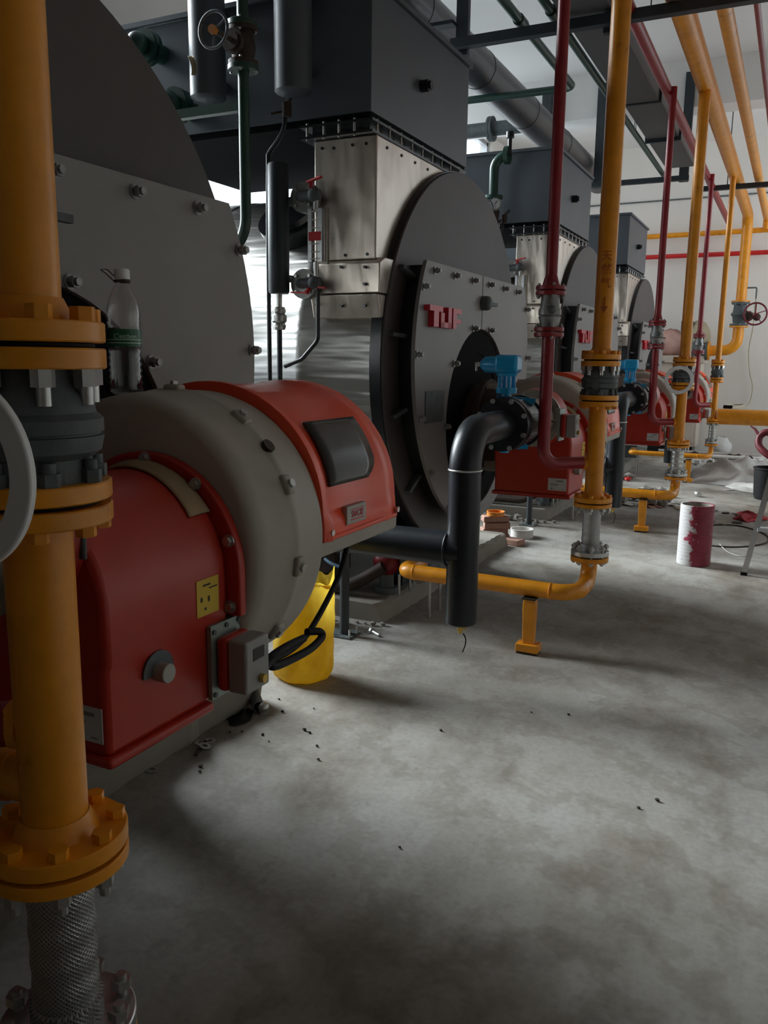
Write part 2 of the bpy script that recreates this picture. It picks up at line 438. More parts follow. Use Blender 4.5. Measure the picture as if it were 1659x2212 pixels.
def smooth_path(pts, n=8):
    pts = [Vector(p) for p in pts]; P = [pts[0]] + pts + [pts[-1]]; out = []
    for i in range(1, len(P) - 2):
        p0, p1, p2, p3 = P[i - 1:i + 3]
        for k in range(n):
            t = k / n
            out.append(0.5 * ((2 * p1) + (p2 - p0) * t + (2 * p0 - 5 * p1 + 4 * p2 - p3) * t * t + (3 * p1 - p0 - 3 * p2 + p3) * t ** 3))
    out.append(pts[-1]); return out
def hexbolt(p, axis, r, h):
    return MB().cyl(p, Vector(p) + Vector(axis).normalized() * h, r, n=6)
def text_mesh(s, size, depth=0.0):
    cu = bpy.data.curves.new('lettering', 'FONT'); cu.body = s; cu.size = size; cu.extrude = depth
    cu.align_x = 'CENTER'; cu.align_y = 'CENTER'
    ob = bpy.data.objects.new('lettering', cu); COL.objects.link(ob)
    dg = bpy.context.evaluated_depsgraph_get(); dg.update()
    me = ob.evaluated_get(dg).to_mesh()
    vs = [Vector(v.co) for v in me.vertices]; fs = [tuple(p.vertices) for p in me.polygons]
    ob.evaluated_get(dg).to_mesh_clear()
    bpy.data.objects.remove(ob); bpy.data.curves.remove(cu)
    return vs, fs
def lettering(s, size, c, ux, uy, depth=0.001, width=None, height=None):
    """flat writing at point c, running along ux with uy up"""
    vs, fs = text_mesh(s, size, depth); c = Vector(c); ux = Vector(ux).normalized(); uy = Vector(uy).normalized(); nz = ux.cross(uy)
    if not vs: return MB()
    w = max(v.x for v in vs) - min(v.x for v in vs); h = max(v.y for v in vs) - min(v.y for v in vs)
    kx = (width / w) if width else 1; ky = (height / h) if height else 1
    return MB().add([c + ux * v.x * kx + uy * v.y * ky + nz * v.z for v in vs], fs)
ORD = ['nearest', 'second nearest', 'third nearest', 'farthest']

# ================================================================ the setting
X0, X1, Y0, Y1, ZT = ROOM_X0, ROOM_X1, ROOM_Y0, ROOM_Y1, ROOM_Z
struct(MB().box(X0 - .2, X1 + .2, Y0 - .2, Y1 + .2, -0.1, 0).build('floor', 'floor', base=(0, 0, 0)))
struct(MB().box(X0 - .2, X1 + .2, Y0 - .2, Y1 + .2, ZT, ZT + .15).build('ceiling', 'ceiling', base=(0, 0, ZT)))
struct(MB().box(X0 - .2, X1 + .2, Y1, Y1 + .2, 0, ZT).build('wall_back', 'wall', base=(0, Y1, 0)))
struct(MB().box(X0 - .2, X1 + .2, Y0 - .2, Y0, 0, ZT).build('wall_front', 'wall', base=(0, Y0, 0)))
def side_wall(name, xa, xb, side):
    w = MB(); wins = [q for q in WINDOWS if q[0] == side]; y = Y0
    for _, a, b, z0, z1 in wins:
        if a > y: w.box(xa, xb, y, a, 0, ZT)
        w.box(xa, xb, a, b, 0, z0); w.box(xa, xb, a, b, z1, ZT); y = b
    w.box(xa, xb, y, Y1, 0, ZT)
    struct(w.build(name, 'wall', base=(xa, 0, 0), merge=False))
side_wall('wall_left', X0 - .2, X0, 'left'); side_wall('wall_right', X1, X1 + .2, 'right')
for i, (w, a, b, z0, z1) in enumerate(WINDOWS):
    x = X0 - .1 if w == 'left' else X1 + .1
    f = MB(); t = .05
    f.box(x - .04, x + .04, a, a + t, z0, z1).box(x - .04, x + .04, b - t, b, z0, z1)
    f.box(x - .04, x + .04, a, b, z0, z0 + t).box(x - .04, x + .04, a, b, z1 - t, z1)
    fo = struct(f.build('window_%d' % (i + 1), 'alum', base=(x, a, z0), merge=False))
    mu = MB()
    for q in (1, 2): mu.box(x - .025, x + .025, a + (b - a) * q / 3 - .02, a + (b - a) * q / 3 + .02, z0 + t, z1 - t)
    mu.box(x - .025, x + .025, a + t, b - t, z1 - 1.4, z1 - 1.36)
    mu.build('mullion', 'alum', fo, merge=False)
    MB().box(x - .004, x + .004, a + t, b - t, z0 + t, z1 - t).build('pane', 'glass', fo)
# downstand beams under the ceiling
struct(MB().box(X0, X1, 11.5, 11.9, 4.61, ZT).build('trim_1', 'ceiling'))
struct(MB().box(X0, X1, .3, .7, 4.61, ZT).build('trim_2', 'ceiling'))

# concrete plinths (one under each boiler), edges chipped
def plinth(k):
    r = random.Random(30 + k); oy = k * S; y0, y1, h = 4.17 + oy, 6.52 + oy, (0.15 if k == -1 else 0.11)
    if k == -1: y0 = -0.4
    ex = .03 if k == -1 else 0
    ny = 40; edge = []
    for i in range(ny + 1):
        t = i / ny; edge.append((-2.03 + ex - abs(r.gauss(0, .012)) - (.03 if r.random() < .08 else 0), y0 + (y1 - y0) * t))
    low = [(-2.02 + r.gauss(0, .006), y) for _, y in edge]
    b = MB(); n = len(edge); vs = []
    for (xl, y), (xh, _) in zip(low, edge):
        vs += [(xl, y, 0), (xh + .004, y, h * .82 + r.gauss(0, .006)), (xh - .022, y, h + r.gauss(0, .003)), (-4.82, y, h), (-4.82, y, 0)]
    fs = []
    for i in range(n - 1):
        for j in range(5): fs.append((i * 5 + j, i * 5 + (j + 1) % 5, (i + 1) * 5 + (j + 1) % 5, (i + 1) * 5 + j))
    fs += [(0, 1, 2, 3, 4), tuple(range((n - 1) * 5 + 4, (n - 1) * 5 - 1, -1))]
    o = b.add(vs, fs).build('concrete_plinth', 'plinth', base=(-2.5, (y0 + y1) / 2, 0), angle=25)
    return tag(o, ['chipped concrete plinth under the boiler with the water bottle in front', 'chipped concrete plinth behind the yellow sack, ending near the brick stack',
                   'chipped concrete plinth with plastic film lying on its edge', 'low concrete plinth under the farthest boiler by the back wall'][k + 1], 'plinth', 'concrete boiler plinths')
for k in (-1, 0, 1, 2): plinth(k)

# ================================================================ boilers
YC, ZC = 5.2, 1.48
def arc(cy, cz, r, a0, a1, n):
    return [(cy + r * math.cos(a0 + (a1 - a0) * i / n), cz + r * math.sin(a0 + (a1 - a0) * i / n)) for i in range(n + 1)]
def door_half(sgn, grow=0.0):
    """outline (y,z) of one half of the lower front cover"""
    r, cz, top, hr, hz, g = 1.05 + grow, 1.51, 2.035, .575, 1.13, .006
    a_top = math.asin((top - cz) / r)
    pts = [(g, top), (r * math.cos(a_top), top)]
    N = 40
    a_bot = -PI / 2 + math.asin(g / r)
    pts += [(r * math.cos(a_top + (a_bot - a_top) * i / N), cz + r * math.sin(a_top + (a_bot - a_top) * i / N)) for i in range(1, N + 1)]
    h0 = -PI / 2 + math.asin(g / hr); h1 = -h0
    pts += [(hr * math.cos(h0 + (h1 - h0) * i / 30), hz + hr * math.sin(h0 + (h1 - h0) * i / 30)) for i in range(31)]
    return [(YC + sgn * y, z) for y, z in pts]
BOIL_LABEL = ['nearest boiler, grey front plate right behind the water bottle',
              'boiler with polished shell and red letters, facing the black elbow pipe',
              'third boiler along the row, front partly hidden by the yellow riser with red writing',
              'farthest boiler of the row, small front by the white back wall']
def make_boiler():
    t = thing('boiler', BOIL_LABEL[1], 'boiler', (-3.3, YC, .11), 'boilers in a row')
    b = MB().lathe([(0, 0), (0, 1.08), (.5, 1.083), (.505, 1.086), (.54, 1.086), (.545, 1.083), (1.4, 1.083), (1.405, 1.087), (1.44, 1.087), (1.445, 1.083), (2.5, 1.08), (2.5, 0)], (-2.03, YC, ZC), (-1, 0, 0), 96)
    b.build('shell', 'stainless', t)
    MB().lathe([(0, 0), (0, 1.165), (.006, 1.17), (.054, 1.17), (.06, 1.165), (.06, 0)], (-2.03, YC, ZC), (1, 0, 0), 96).build('front_plate', 'plate', t)
    MB().ring((-2.05, YC, ZC), (-1.985, YC, ZC), 1.168, 1.176, 96).build('rim_band', 'black', t)
    # dark smoke box under the light cover
    top, r, cz = 2.02, .985, 1.50; a = math.asin((top - cz) / r)
    pts = [(YC + r * math.cos(q), cz + r * math.sin(q)) for q in [PI - a + (2 * PI + a - (PI - a)) * i / 70 for i in range(71)]]
    MB().prism(pts, 'x', -1.975, -1.864).build('smoke_box', 'black', t)
    dl = []
    for s in (-1, 1):
        p = MB().prism(door_half(s), 'x', -1.862, -1.84).build('door_panel', 'door', t); dl.append(p)
    rr = MB().ring((-1.866, YC, 1.13), (-1.855, YC, 1.13), .42, .57, 48).build('burner_plate', 'black_rough', t)
    MB().cyl((-1.90, YC, 1.13), (-1.862, YC, 1.13), .57, n=48).build('throat', 'black_rough', t)
    # clamp bolts along the top edge, round the cover and round the burner hole
    spots = [(y, 1.99) for y in (4.396, 4.699, 5.015, 5.322, 5.633, 5.93)]
    spots += [(YC + 1.03 * math.cos(q), 1.51 + 1.03 * math.sin(q)) for q in (2.76, 3.12, 3.46, 3.82, 4.2, .37, .02, -.32, -.68, -1.1)]
    spots += [(YC + .595 * math.cos(q), 1.13 + .595 * math.sin(q)) for q in (1.30, 1.84, 2.5, .64, -.02, 3.16)]
    for y, z in spots:
        MB().cyl((-1.842, y, z), (-1.834, y, z), .022, n=12).cyl((-1.836, y, z), (-1.80, y, z), .012, n=8).cyl((-1.826, y, z), (-1.812, y, z), .018, n=6).build('bolt', 'dull_zinc', t)
    # clips bridging the dark recess on the left and right
    for q in (2.66, 3.0, 3.4, 3.85, .48, .14, -.26, -.7):
        y0, z0 = YC + 1.0 * math.cos(q), 1.49 + 1.0 * math.sin(q); y1, z1 = YC + 1.12 * math.cos(q), 1.48 + 1.12 * math.sin(q)
        MB().bar((-1.93, y0, z0), (-1.955, y1, z1), .035, .02).build('clip', 'cast', t)
    MB().cyl((-1.842, 5.2, 1.866), (-1.80, 5.2, 1.866), .045, n=20).sphere((-1.80, 5.2, 1.866), .044, 16, (.6, 1, 1)).bar((-1.80, 5.22, 1.866), (-1.79, 5.33, 1.862), .022).build('latch', 'cast', t)
    MB().box(-1.842, -1.835, 4.302, 4.575, 1.153, 1.333).build('name_plate', 'cast', t, 'dark blank name plate')
    # raised red letters
    def let(boxes):
        b = MB()
        for y0, y1, z0, z1 in boxes: b.box(-1.84, -1.805, y0, y1, z0, z1)
        b.build('letter', 'letter_red', t, 'raised red letter', merge=False)
    za, zb = 1.685, 1.80
    let([(4.262, 4.452, zb - .03, zb), (4.322, 4.392, za, zb - .03)])
    let([(4.425, 4.477, za, zb - .034), (4.535, 4.587, za, zb), (4.425, 4.587, za, za + .03)])
    let([(4.61, 4.665, za, zb), (4.665, 4.745, zb - .03, zb), (4.665, 4.735, za + .03, za + .055)])
    # stainless casing that carries the flue up to the economiser
    MB().box(-2.39, -2.02, 4.03, 5.22, 2.02, 2.632).build('flue_casing', 'casing', t, bevel=.008)
    scr = [(-2.34, 2.59), (-2.27, 2.585), (-2.16, 2.59), (-2.08, 2.59), (-2.35, 2.06), (-2.2, 2.045), (-2.07, 2.045)]
    for x, z in scr: MB().cyl((x, 4.034, z), (x, 4.025, z), .008, n=10).build('screw', 'black', t)
    for y in (4.15, 4.33, 4.51, 4.69, 4.87, 5.05, 5.17): MB().cyl((-2.024, y, 2.59), (-2.014, y, 2.59), .008, n=10).build('screw', 'black', t)
    b = MB().prism([(3.995, 1.845), (4.0, 2.0), (4.06, 2.03), (4.45, 2.03), (4.45, 1.845)], 'x', -2.375, -1.98)
    b.build('skirt', 'casing', t, bevel=.006)
    b = MB().prism([(4.02, 1.72), (3.985, 1.84), (4.3, 1.84), (4.3, 1.72)], 'x', -2.39, -1.985)
    b.build('skirt', 'casing', t, bevel=.006)
    for x, z in ((-2.36, 1.975), (-2.2, 1.98), (-2.06, 1.975), (-2.06, 1.89), (-2.06, 1.78), (-2.2, 1.78), (-2.35, 1.79)):
        MB().cyl((x, 3.998, z), (x, 3.978, z), .008, n=10).build('screw', 'black', t)
    # manhole at the upper side and steel saddle
    n_ = Vector((0, -math.cos(.8), math.sin(.8))); c = Vector((-2.75, YC, ZC)) + n_ * 1.06
    MB().lathe([(0, 0), (0, .17), (.10, .17), (.10, .21), (.13, .21), (.13, .16), (.16, .15), (.16, 0)], c, n_, 32).build('manhole', 'black', t)
    MB().prism([(4.157, .52), (4.157, .66), (4.35, .78), (6.05, .78), (6.243, .66), (6.243, .52), (6.0, .47), (5.85, .40), (5.85, .11), (5.68, .11), (5.68, .38), (4.78, .38), (4.78, .11), (4.61, .11), (4.61, .47)], 'x', -2.22, -2.10).build('saddle', 'black', t)
    MB().prism([(4.3, .11), (4.3, .70), (6.1, .70), (6.1, .11)], 'x', -4.3, -4.18).build('saddle', 'black', t)
    return t
boiler0 = make_boiler()
for k in (-1, 1, 2): dup(boiler0, (0, k * S, 0), BOIL_LABEL[k + 1])

# ---------------------------------------------------------------- economisers
ECON_LABEL = ['nearest blue-grey steel economiser box, above the boiler behind the bottle',
              'big blue-grey steel economiser box above the polished casing, top centre',
              'blue-grey steel economiser box under the diagonal aluminium pipe',
              'farthest blue-grey steel economiser box, small, against the white back wall']
def make_econ():
    t = thing('economiser', ECON_LABEL[1], 'economiser', (-2.9, 4.68, 2.632), 'economiser boxes above the boilers')
    MB().box(-3.75, -2.04, 4.0, 5.37, 2.735, 3.335).build('body', 'econ', t, bevel=.004)
    MB().box(-3.77, -2.02, 3.98, 5.39, 3.335, 3.36).build('lid', 'econ', t)
    MB().box(-3.74, -2.05, 4.01, 5.36, 2.70, 2.735).build('underside_shade_plate', 'black_rough', t)  # near-black plate paints in the shade below the box
    MB().box(-2.45, -2.02, 3.98, 5.32, 2.632, 2.644).box(-2.45, -2.02, 3.98, 5.32, 2.688, 2.70).box(-2.40, -2.06, 4.03, 5.27, 2.644, 2.688).build('outlet_flange', 'black', t, merge=False)
    for y in [4.06 + .145 * i for i in range(9)]:
        MB().cyl((-2.034, y, 2.625), (-2.034, y, 2.71), .007, n=8).build('bolt', 'zinc', t)
    for x in (-2.13, -2.22, -2.31, -2.41):
        MB().cyl((x, 3.994, 2.625), (x, 3.994, 2.71), .007, n=8).build('bolt', 'zinc', t)
    MB().cyl((-2.04, 4.62, 3.02), (-1.99, 4.62, 3.02), .033, n=16).cyl((-1.99, 4.62, 3.02), (-1.975, 4.62, 3.02), .024, n=6).build('plug', 'black', t)
    for x, z0, z1 in ((-2.94, 2.83, 3.8), (-2.41, 2.80, 3.8)):
        b = MB().lathe([(0, 0), (.012, .06), (.02, .085), (.03, .095), (z1 - z0, .095), (z1 - z0, 0)], (x, 3.86, z0), (0, 0, 1), 32)
        b.cyl((x, 3.86, 2.95), (x, 4.01, 2.95), .03).cyl((x, 3.86, 3.3), (x, 4.01, 3.3), .03)
        b.build('header_pot', 'econ', t)
    for x, z in ((-3.36, 3.17), (-3.16, 2.85)):
        MB().cyl((x, 4.0, z), (x, 3.86, z), .05).cyl((x, 3.90, z), (x, 3.875, z), .09).cyl((x, 3.86, z), (x, 3.835, z), .09).sphere((x, 3.8, z), .06).build('nozzle', 'green', t)
    return t
econ0 = make_econ()
for k in (1, 2): dup(econ0, (0, k * S, 0), ECON_LABEL[k + 1], skip=('header_pot',) if k > 0 else ())

# ---------------------------------------------------------------- burners
BX, BZ = -1.40, 1.055
BURN_LABEL = ['nearest red burner with grey drum, water bottle standing on top of it',
              'red burner behind the black elbow pipe, blue gearbox valve at its inlet',
              'third red burner along the row, beneath the white ring handle',
              'farthest red burner, small, left of the yellow floor-level gas pipe']
def make_burner():
    t = thing('burner', BURN_LABEL[1], 'burner', (-1.4, 5.1, .70), 'red gas burners in front of the boilers')
    Y = 5.09
    prof = [(0, 0), (0, .335), (.006, .347), (.02, .358), (.05, .362), (.145, .366), (.152, .3685), (.16, .370), (.168, .370), (.174, .3685), (.181, .366), (.28, .362), (.296, .358), (.302, .348), (.302, 0)]
    drum = MB().lathe(prof, (BX, Y, BZ), (0, 1, 0), 96).build('drum', 'grey_burner', t)
    for q in (-.62, -.12, .42, .97, 1.55, 2.1):
        d = Vector((math.cos(q), 0, math.sin(q))); p = Vector((BX, Y + .163, BZ)) + d * .371
        MB().obox(p - d * .006, (.03, .05, .032), (d, d.cross(Vector((0, 1, 0))), (0, 1, 0))).build('boss', 'grey_burner', t, bevel=.008)
        MB().cyl(p + d * .004, p + d * .017, .011, n=6).build('bolt', 'zinc', t)
    # small eye on the drum
    q = .70; d = Vector((math.cos(q), 0, math.sin(q))); p = Vector((BX, Y + .163, BZ)) + d * .366
    MB().cyl(p, p + d * .012, .017, n=20).build('sight_hole', 'ink', t)
    # volute neck and blast tube towards the boiler
    MB().box(-1.80, -1.45, 5.10, 5.40, .80, 1.36).build('volute_neck', 'grey_burner', t, bevel=.04)
    MB().lathe([(0, 0), (0, .25), (.10, .25), (.10, .29), (.13, .29), (.13, .25), (.26, .25), (.26, 0)], (-1.66, 5.2, 1.10), (-1, 0, 0), 40).build('blast_tube', 'rust', t)
    # motor hood: curved cover behind the drum
    hx, hz = -1.40, 1.07
    ys = [(0, .335), (.004, .350), (.03, .350), (.05, .340), (.33, .338), (.365, .347), (.434, .347), (.442, .338)]
    Yh = 5.391
    def sec(t_):          # hood outline from lower right, over the top, down the left; returns (x,z,radial factor)
        return t_
    nu = 40
    def hood_pt(i, j):
        u = i / nu; dy, r = ys[j]
        if u < .16:
            k_ = u / .16; z = 1.04 + (1.115 - 1.04) * k_
            x = hx + r + .004 + (.016 if 1 < j < 6 else .004) * (1 - max(0, (k_ - .55) / .45)) ; return (x, Yh + dy, z)
        if u > .84:
            k_ = (1 - u) / .16; z = 1.04 + (1.115 - 1.04) * k_; return (hx - r, Yh + dy, z)
        a = (u - .16) / .68 * PI
        return (hx + r * math.cos(a) + .004 * (1 - a / PI), Yh + dy, hz + .045 + r * math.sin(a) * .93)
    vs = [hood_pt(i, j) for i in range(nu + 1) for j in range(len(ys))]; nj = len(ys)
    fs = [(i * nj + j, (i + 1) * nj + j, (i + 1) * nj + j + 1, i * nj + j + 1) for i in range(nu) for j in range(nj - 1)]
    fs += [tuple(i * nj for i in range(nu + 1)), tuple(i * nj + nj - 1 for i in reversed(range(nu + 1))), tuple([j for j in range(nj)] + [nu * nj + j for j in reversed(range(nj))])]
    hood = MB().add(vs, fs).build('motor_hood', 'hood_red', t, 'orange-red motor hood', angle=50)
    MB().box(-1.06, -1.036, Yh + .012, Yh + .43, 1.04, 1.052).build('hood_lip', 'hood_red', t, bevel=.003)
    # lower apron swelling of the hood
    MB().prism([(-1.08, 1.05), (-1.044, 1.052), (-1.043, 1.13), (-1.052, 1.15), (-1.10, 1.155)], 'y', Yh + .035, Yh + .395) if False else None
    b = MB()
    a0, a1 = .19, .76
    def win(u, v):
        a = a0 + (a1 - a0) * u; ev = v * (1 - .22 * max(0, 1 - u / .3) ** 2); y = Yh + .055 + .015 * u + .275 * ev
        r = .342
        return (hx + (r + .004) * math.cos(a) + .004, y, hz + .045 + (r + .004) * math.sin(a) * .93)
    b.grid(win, 14, 6)
    wn = b.build('hood_window', 'smoked', t, 'dark smoked inspection window')
    sol = wn.modifiers.new('thickness', 'SOLIDIFY'); sol.thickness = .006; sol.offset = 0
    lab = MB().box(-1.052, -1.036, Yh + .114, Yh + .224, 1.066, 1.116).build('label_plate', 'label_silver', t, 'small grey maker plate with red lettering', bevel=.002)
    MB().box(-1.0362, -1.0352, Yh + .136, Yh + .209, 1.076, 1.079).box(-1.0362, -1.0352, Yh + .136, Yh + .209, 1.1045, 1.1065).build('red_bars', 'letter_red', lab, merge=False)
    lettering('SAACKE', .03, (-1.0355, Yh + .1725, 1.0915), (0, 1, 0), (0, 0, 1), .0005, .068, .018).build('lettering', 'letter_red', lab)
    MB().prism([(-1.76, 1.0), (-1.05, 1.0), (-1.042, 1.008), (-1.040, 1.04), (-1.76, 1.04)], 'y', Yh - .02, Yh + .436).build('tray', 'grey_burner', t, bevel=.004)
    for y in (Yh + .03, Yh + .425): MB().cyl((-1.045, y, 1.062), (-1.030, y, 1.062), .009, n=6).build('screw', 'zinc', t)
    # red intake casing on the front of the drum
    cx, cz = -1.328, 1.025
    def U(r, x0, x1, zb):
        pts = [(x1, zb)]; a0_ = 0
        pts += [(cx + r * math.cos(PI * i / 32), cz + r * math.sin(PI * i / 32)) for i in range(33)]
        pts += [(x0, zb)]
        return pts
    MB().prism(U(.262, cx - .262, cx + .262, .93), 'y', 5.062, 5.088).build('casing_flange', 'red', t, bevel=.006)
    cp_ = U(.228, cx - .228, cx + .228, .93)[1:-1]
    cp_ = [(cx + .221, .745), (cx + .221, .915), (cx + .228, .93)] + cp_ + [(cx - .228, .93), (cx - .221, .915), (cx - .221, .745)]
    MB().prism(cp_, 'y', 4.69, 5.064).build('casing', 'red', t, bevel=.014)
    MB().box(-1.562, -1.094, 4.682, 5.0, .728, .750).build('bottom_lip', 'red', t, bevel=.008)
    for q in (-.30, .32, .93, 1.55, 2.2, 2.85):
        p = Vector((cx + .247 * math.cos(q), 5.062, cz + .247 * math.sin(q)))
        MB().cyl(p, p - Vector((0, .012, 0)), .011, n=6).cyl(p, p - Vector((0, .003, 0)), .015, n=12).build('screw', 'zinc', t)
    # round inlet collar, galvanised duct with two flanges
    ix, iz = -1.30, 1.19
    MB().lathe([(0, .12), (0, .150), (.02, .155), (.10, .168), (.10, 0)], (ix, 4.60, iz), (0, 1, 0), 40).build('inlet_collar', 'red', t)
    MB().lathe([(0, .105), (0, .135), (.018, .135), (.018, .112), (.10, .112), (.12, .118), (.247, .118), (.247, .160), (.265, .160), (.265, .10)], (ix, 4.335, iz), (0, 1, 0), 40).build('inlet_duct', 'dusty_galv', t)
    for q in range(8):
        a = 2 * PI * (q + .5) / 8
        p = Vector((ix + .141 * math.cos(a), 4.582, iz + .141 * math.sin(a)))
        MB().cyl(p, p - Vector((0, .014, 0)), .010, n=6).build('bolt', 'zinc', t)
    # damper knob, yellow sticker, white type label, junction box on a plate
    MB().prism([(4.832 + .045 * math.cos(PI * (-.08 + 1.1 * i / 14)), .875 + .045 * math.sin(PI * (-.08 + 1.1 * i / 14))) for i in range(15)], 'x', -1.106, -1.1015).build('damper_scale', 'cast', t)
    MB().cyl((-1.104, 4.832, .876), (-1.075, 4.832, .876), .020, n=24).build('damper_knob', 'label_silver', t, bevel=.002)
    st = MB().box(-1.1005, -1.0985, 4.953, 5.028, .953, 1.034).build('warning_sticker', 'sticker_yellow', t, 'yellow warning sticker')
    mk = MB()
    for (y, z, w, h) in ((4.975, 1.018, .03, .004), (4.995, 1.010, .035, .003), (4.965, .985, .008, .01), (4.990, .982, .008, .012), (4.978, .965, .007, .006)):
        mk.box(-1.0987, -1.0978, y, y + w * .8, z, z + h)
    mk.build('print', 'ink', st, merge=False)
    st = MB().box(-1.225, -1.118, 4.6884, 4.6904, .775, .846).build('type_label', 'sticker_white', t, 'white type label')
    for (x, z, w, h) in ((-1.185, .815, .04, .008), (-1.218, .800, .05, .003), (-1.218, .794, .045, .003), (-1.215, .770, .01, .008), (-1.155, .771, .015, .003)):
        MB().box(x + .008, x + .008 + w, 4.6876, 4.6886, z + .012, z + .012 + h).build('print', 'sticker_grey', st)
    MB().box(-1.104, -1.093, 4.99, 5.10, .755, .925).build('bracket_plate', 'zinc_green', t, 'pale green zinc plate')
    for y, z in ((5.0, .91), (5.045, .915), (5.09, .915), (5.0, .765)): MB().cyl((-1.094, y, z), (-1.089, y, z), .006, n=8).build('screw', 'cast', t)
    jb = MB().box(-1.093, -1.062, 5.003, 5.097, .773, .897).build('junction_box', 'red', t, bevel=.012)
    MB().box(-1.062, -1.012, 5.005, 5.095, .775, .895).build('cover', 'grey_pl', jb, bevel=.006)
    MB().box(-1.03, -1.0105, 5.03, 5.075, .845, .875).build('display', 'smoked', jb, bevel=.003)
    MB().cyl((-1.013, 5.06, .80), (-1.0, 5.06, .80), .010, n=12).build('gland', 'brass', jb)
    return t
burner0 = make_burner()
burners = {0: burner0}
for k in (-1, 1, 2):
    burners[k] = dup(burner0, (0, k * S, 0), BURN_LABEL[k + 1])
# on the second burner the junction box is fixed to the side of the inlet duct
for c in kids(burner0):
    if c.name.split('.')[0] == 'junction_box': c.location += Vector((.0, -.63, .335))
    if c.name.split('.')[0] == 'bracket_plate': c.location += Vector((0, -.63, .335))
MB().bar((-1.185, 4.42, 1.19), (-1.095, 4.42, 1.19), .05, .012).build('bracket_arm', 'dusty_galv', burner0)
# small detail of the nearest burner's inlet: grey plate with a brass gland
b_ = burners[-1]
gp = MB().box(-1.20, -1.13, 1.0875, 1.0975, 1.135, 1.20).build('terminal_plate', 'cast', b_, 'grey plate with brass gland', bevel=.006)
MB().cyl((-1.165, 1.088, 1.17), (-1.165, 1.07, 1.17), .010, n=12).build('gland', 'brass', gp)

# support posts under the burners
POST_LABEL = [None, 'black steel post on a small base plate beside the yellow sack', 'black steel post under the second burner along, red box above it', 'black steel post under the third burner along the row']
def make_post():
    t = thing('support_post', POST_LABEL[1], 'post', (-2.117, 3.885, 0), 'black support posts')
    MB().cyl((-2.117, 3.885, .008), (-2.117, 3.885, .56), .026, n=20).build('post', 'frame_steel', t)
    MB().box(-2.19, -2.05, 3.82, 3.95, 0, .01).build('base_plate', 'cast', t)
    for dx, dy in ((-.055, -.045), (.055, -.045), (.055, .045)):
        MB().cyl((-2.117 + dx, 3.885 + dy, .008), (-2.117 + dx, 3.885 + dy, .05), .006, n=8).build('anchor_bolt', 'zinc', t)
    MB().box(-2.15, -2.08, 3.42, 3.95, .553, .574).build('bracket', 'frame_steel', t)
    return t
post0 = make_post()
for k in (1, 2): dup(post0, (0, k * S, 0), POST_LABEL[k + 1])

# ---------------------------------------------------------------- recirculation pipes with blue geared butterfly valves
FGR_LABEL = {0: 'thick black elbow pipe with capped bottom hanging above the floor, centre', 1: 'thick black pipe right behind the yellow riser with red writing', 2: 'short black pipe behind the silver hose, below the third red burner'}
def make_fgr():
    t = thing('recirculation_pipe', FGR_LABEL[0], 'pipe', (-1.29, 3.49, .31), 'black recirculation pipes')
    r = .073
    MB().tube([(-1.29, 3.49, .318), (-1.29, 3.49, 1.02)], r, 40).build('riser', 'fgr', t)
    MB().lathe([(0, 0), (0, .066), (.006, .072), (.012, .072), (.012, 0)], (-1.29, 3.49, .308), (0, 0, 1), 40).build('end_cap', 'fgr', t)
    MB().tube(fillet([(-1.29, 3.49, 1.02), (-1.29, 3.49, 1.19), (-1.30, 4.06, 1.19)], .165, 18), r, 40).build('elbow', 'fgr', t)
    MB().torus((-1.29, 3.49, 1.022), (0, 0, 1), r, .005).build('weld_seam', 'zinc', t)
    MB().cyl((-1.30, 4.02, 1.19), (-1.30, 4.065, 1.19), .135, n=48).build('flange', 'fgr', t)
    MB().tube([(-1.29, 3.49, .655), (-2.7, 3.49, .655)], .079, 32).build('branch', 'fgr', t)
    MB().torus((-1.357, 3.49, .655), (1, 0, 0), .079, .006).build('weld_seam', 'fgr', t)
    MB().cyl((-1.29, 3.485, .31), (-1.29, 3.485, .262), .011, n=10).cyl((-1.29, 3.485, .298), (-1.29, 3.485, .275), .015, n=6).bar((-1.29, 3.485, .287), (-1.262, 3.485, .287), .010).build('drain_cock', 'brass', t, 'small brass drain cock')
    MB().tube(smooth_path([(-1.275, 3.485, .262), (-1.262, 3.485, .24), (-1.262, 3.485, .21), (-1.275, 3.485, .17)], 5), .003, 6).build('pigtail', 'rubber', t)
    return t
fgr0 = make_fgr()
for k in (1, 2): dup(fgr0, (0, k * S, 0), FGR_LABEL[k])
BV_LABEL = {0: 'butterfly valve with bright blue gearbox on the thick black elbow pipe', 1: 'farther blue-topped butterfly valve, seen behind the yellow riser', 2: 'farthest butterfly valve, mostly hidden behind the third burner'}
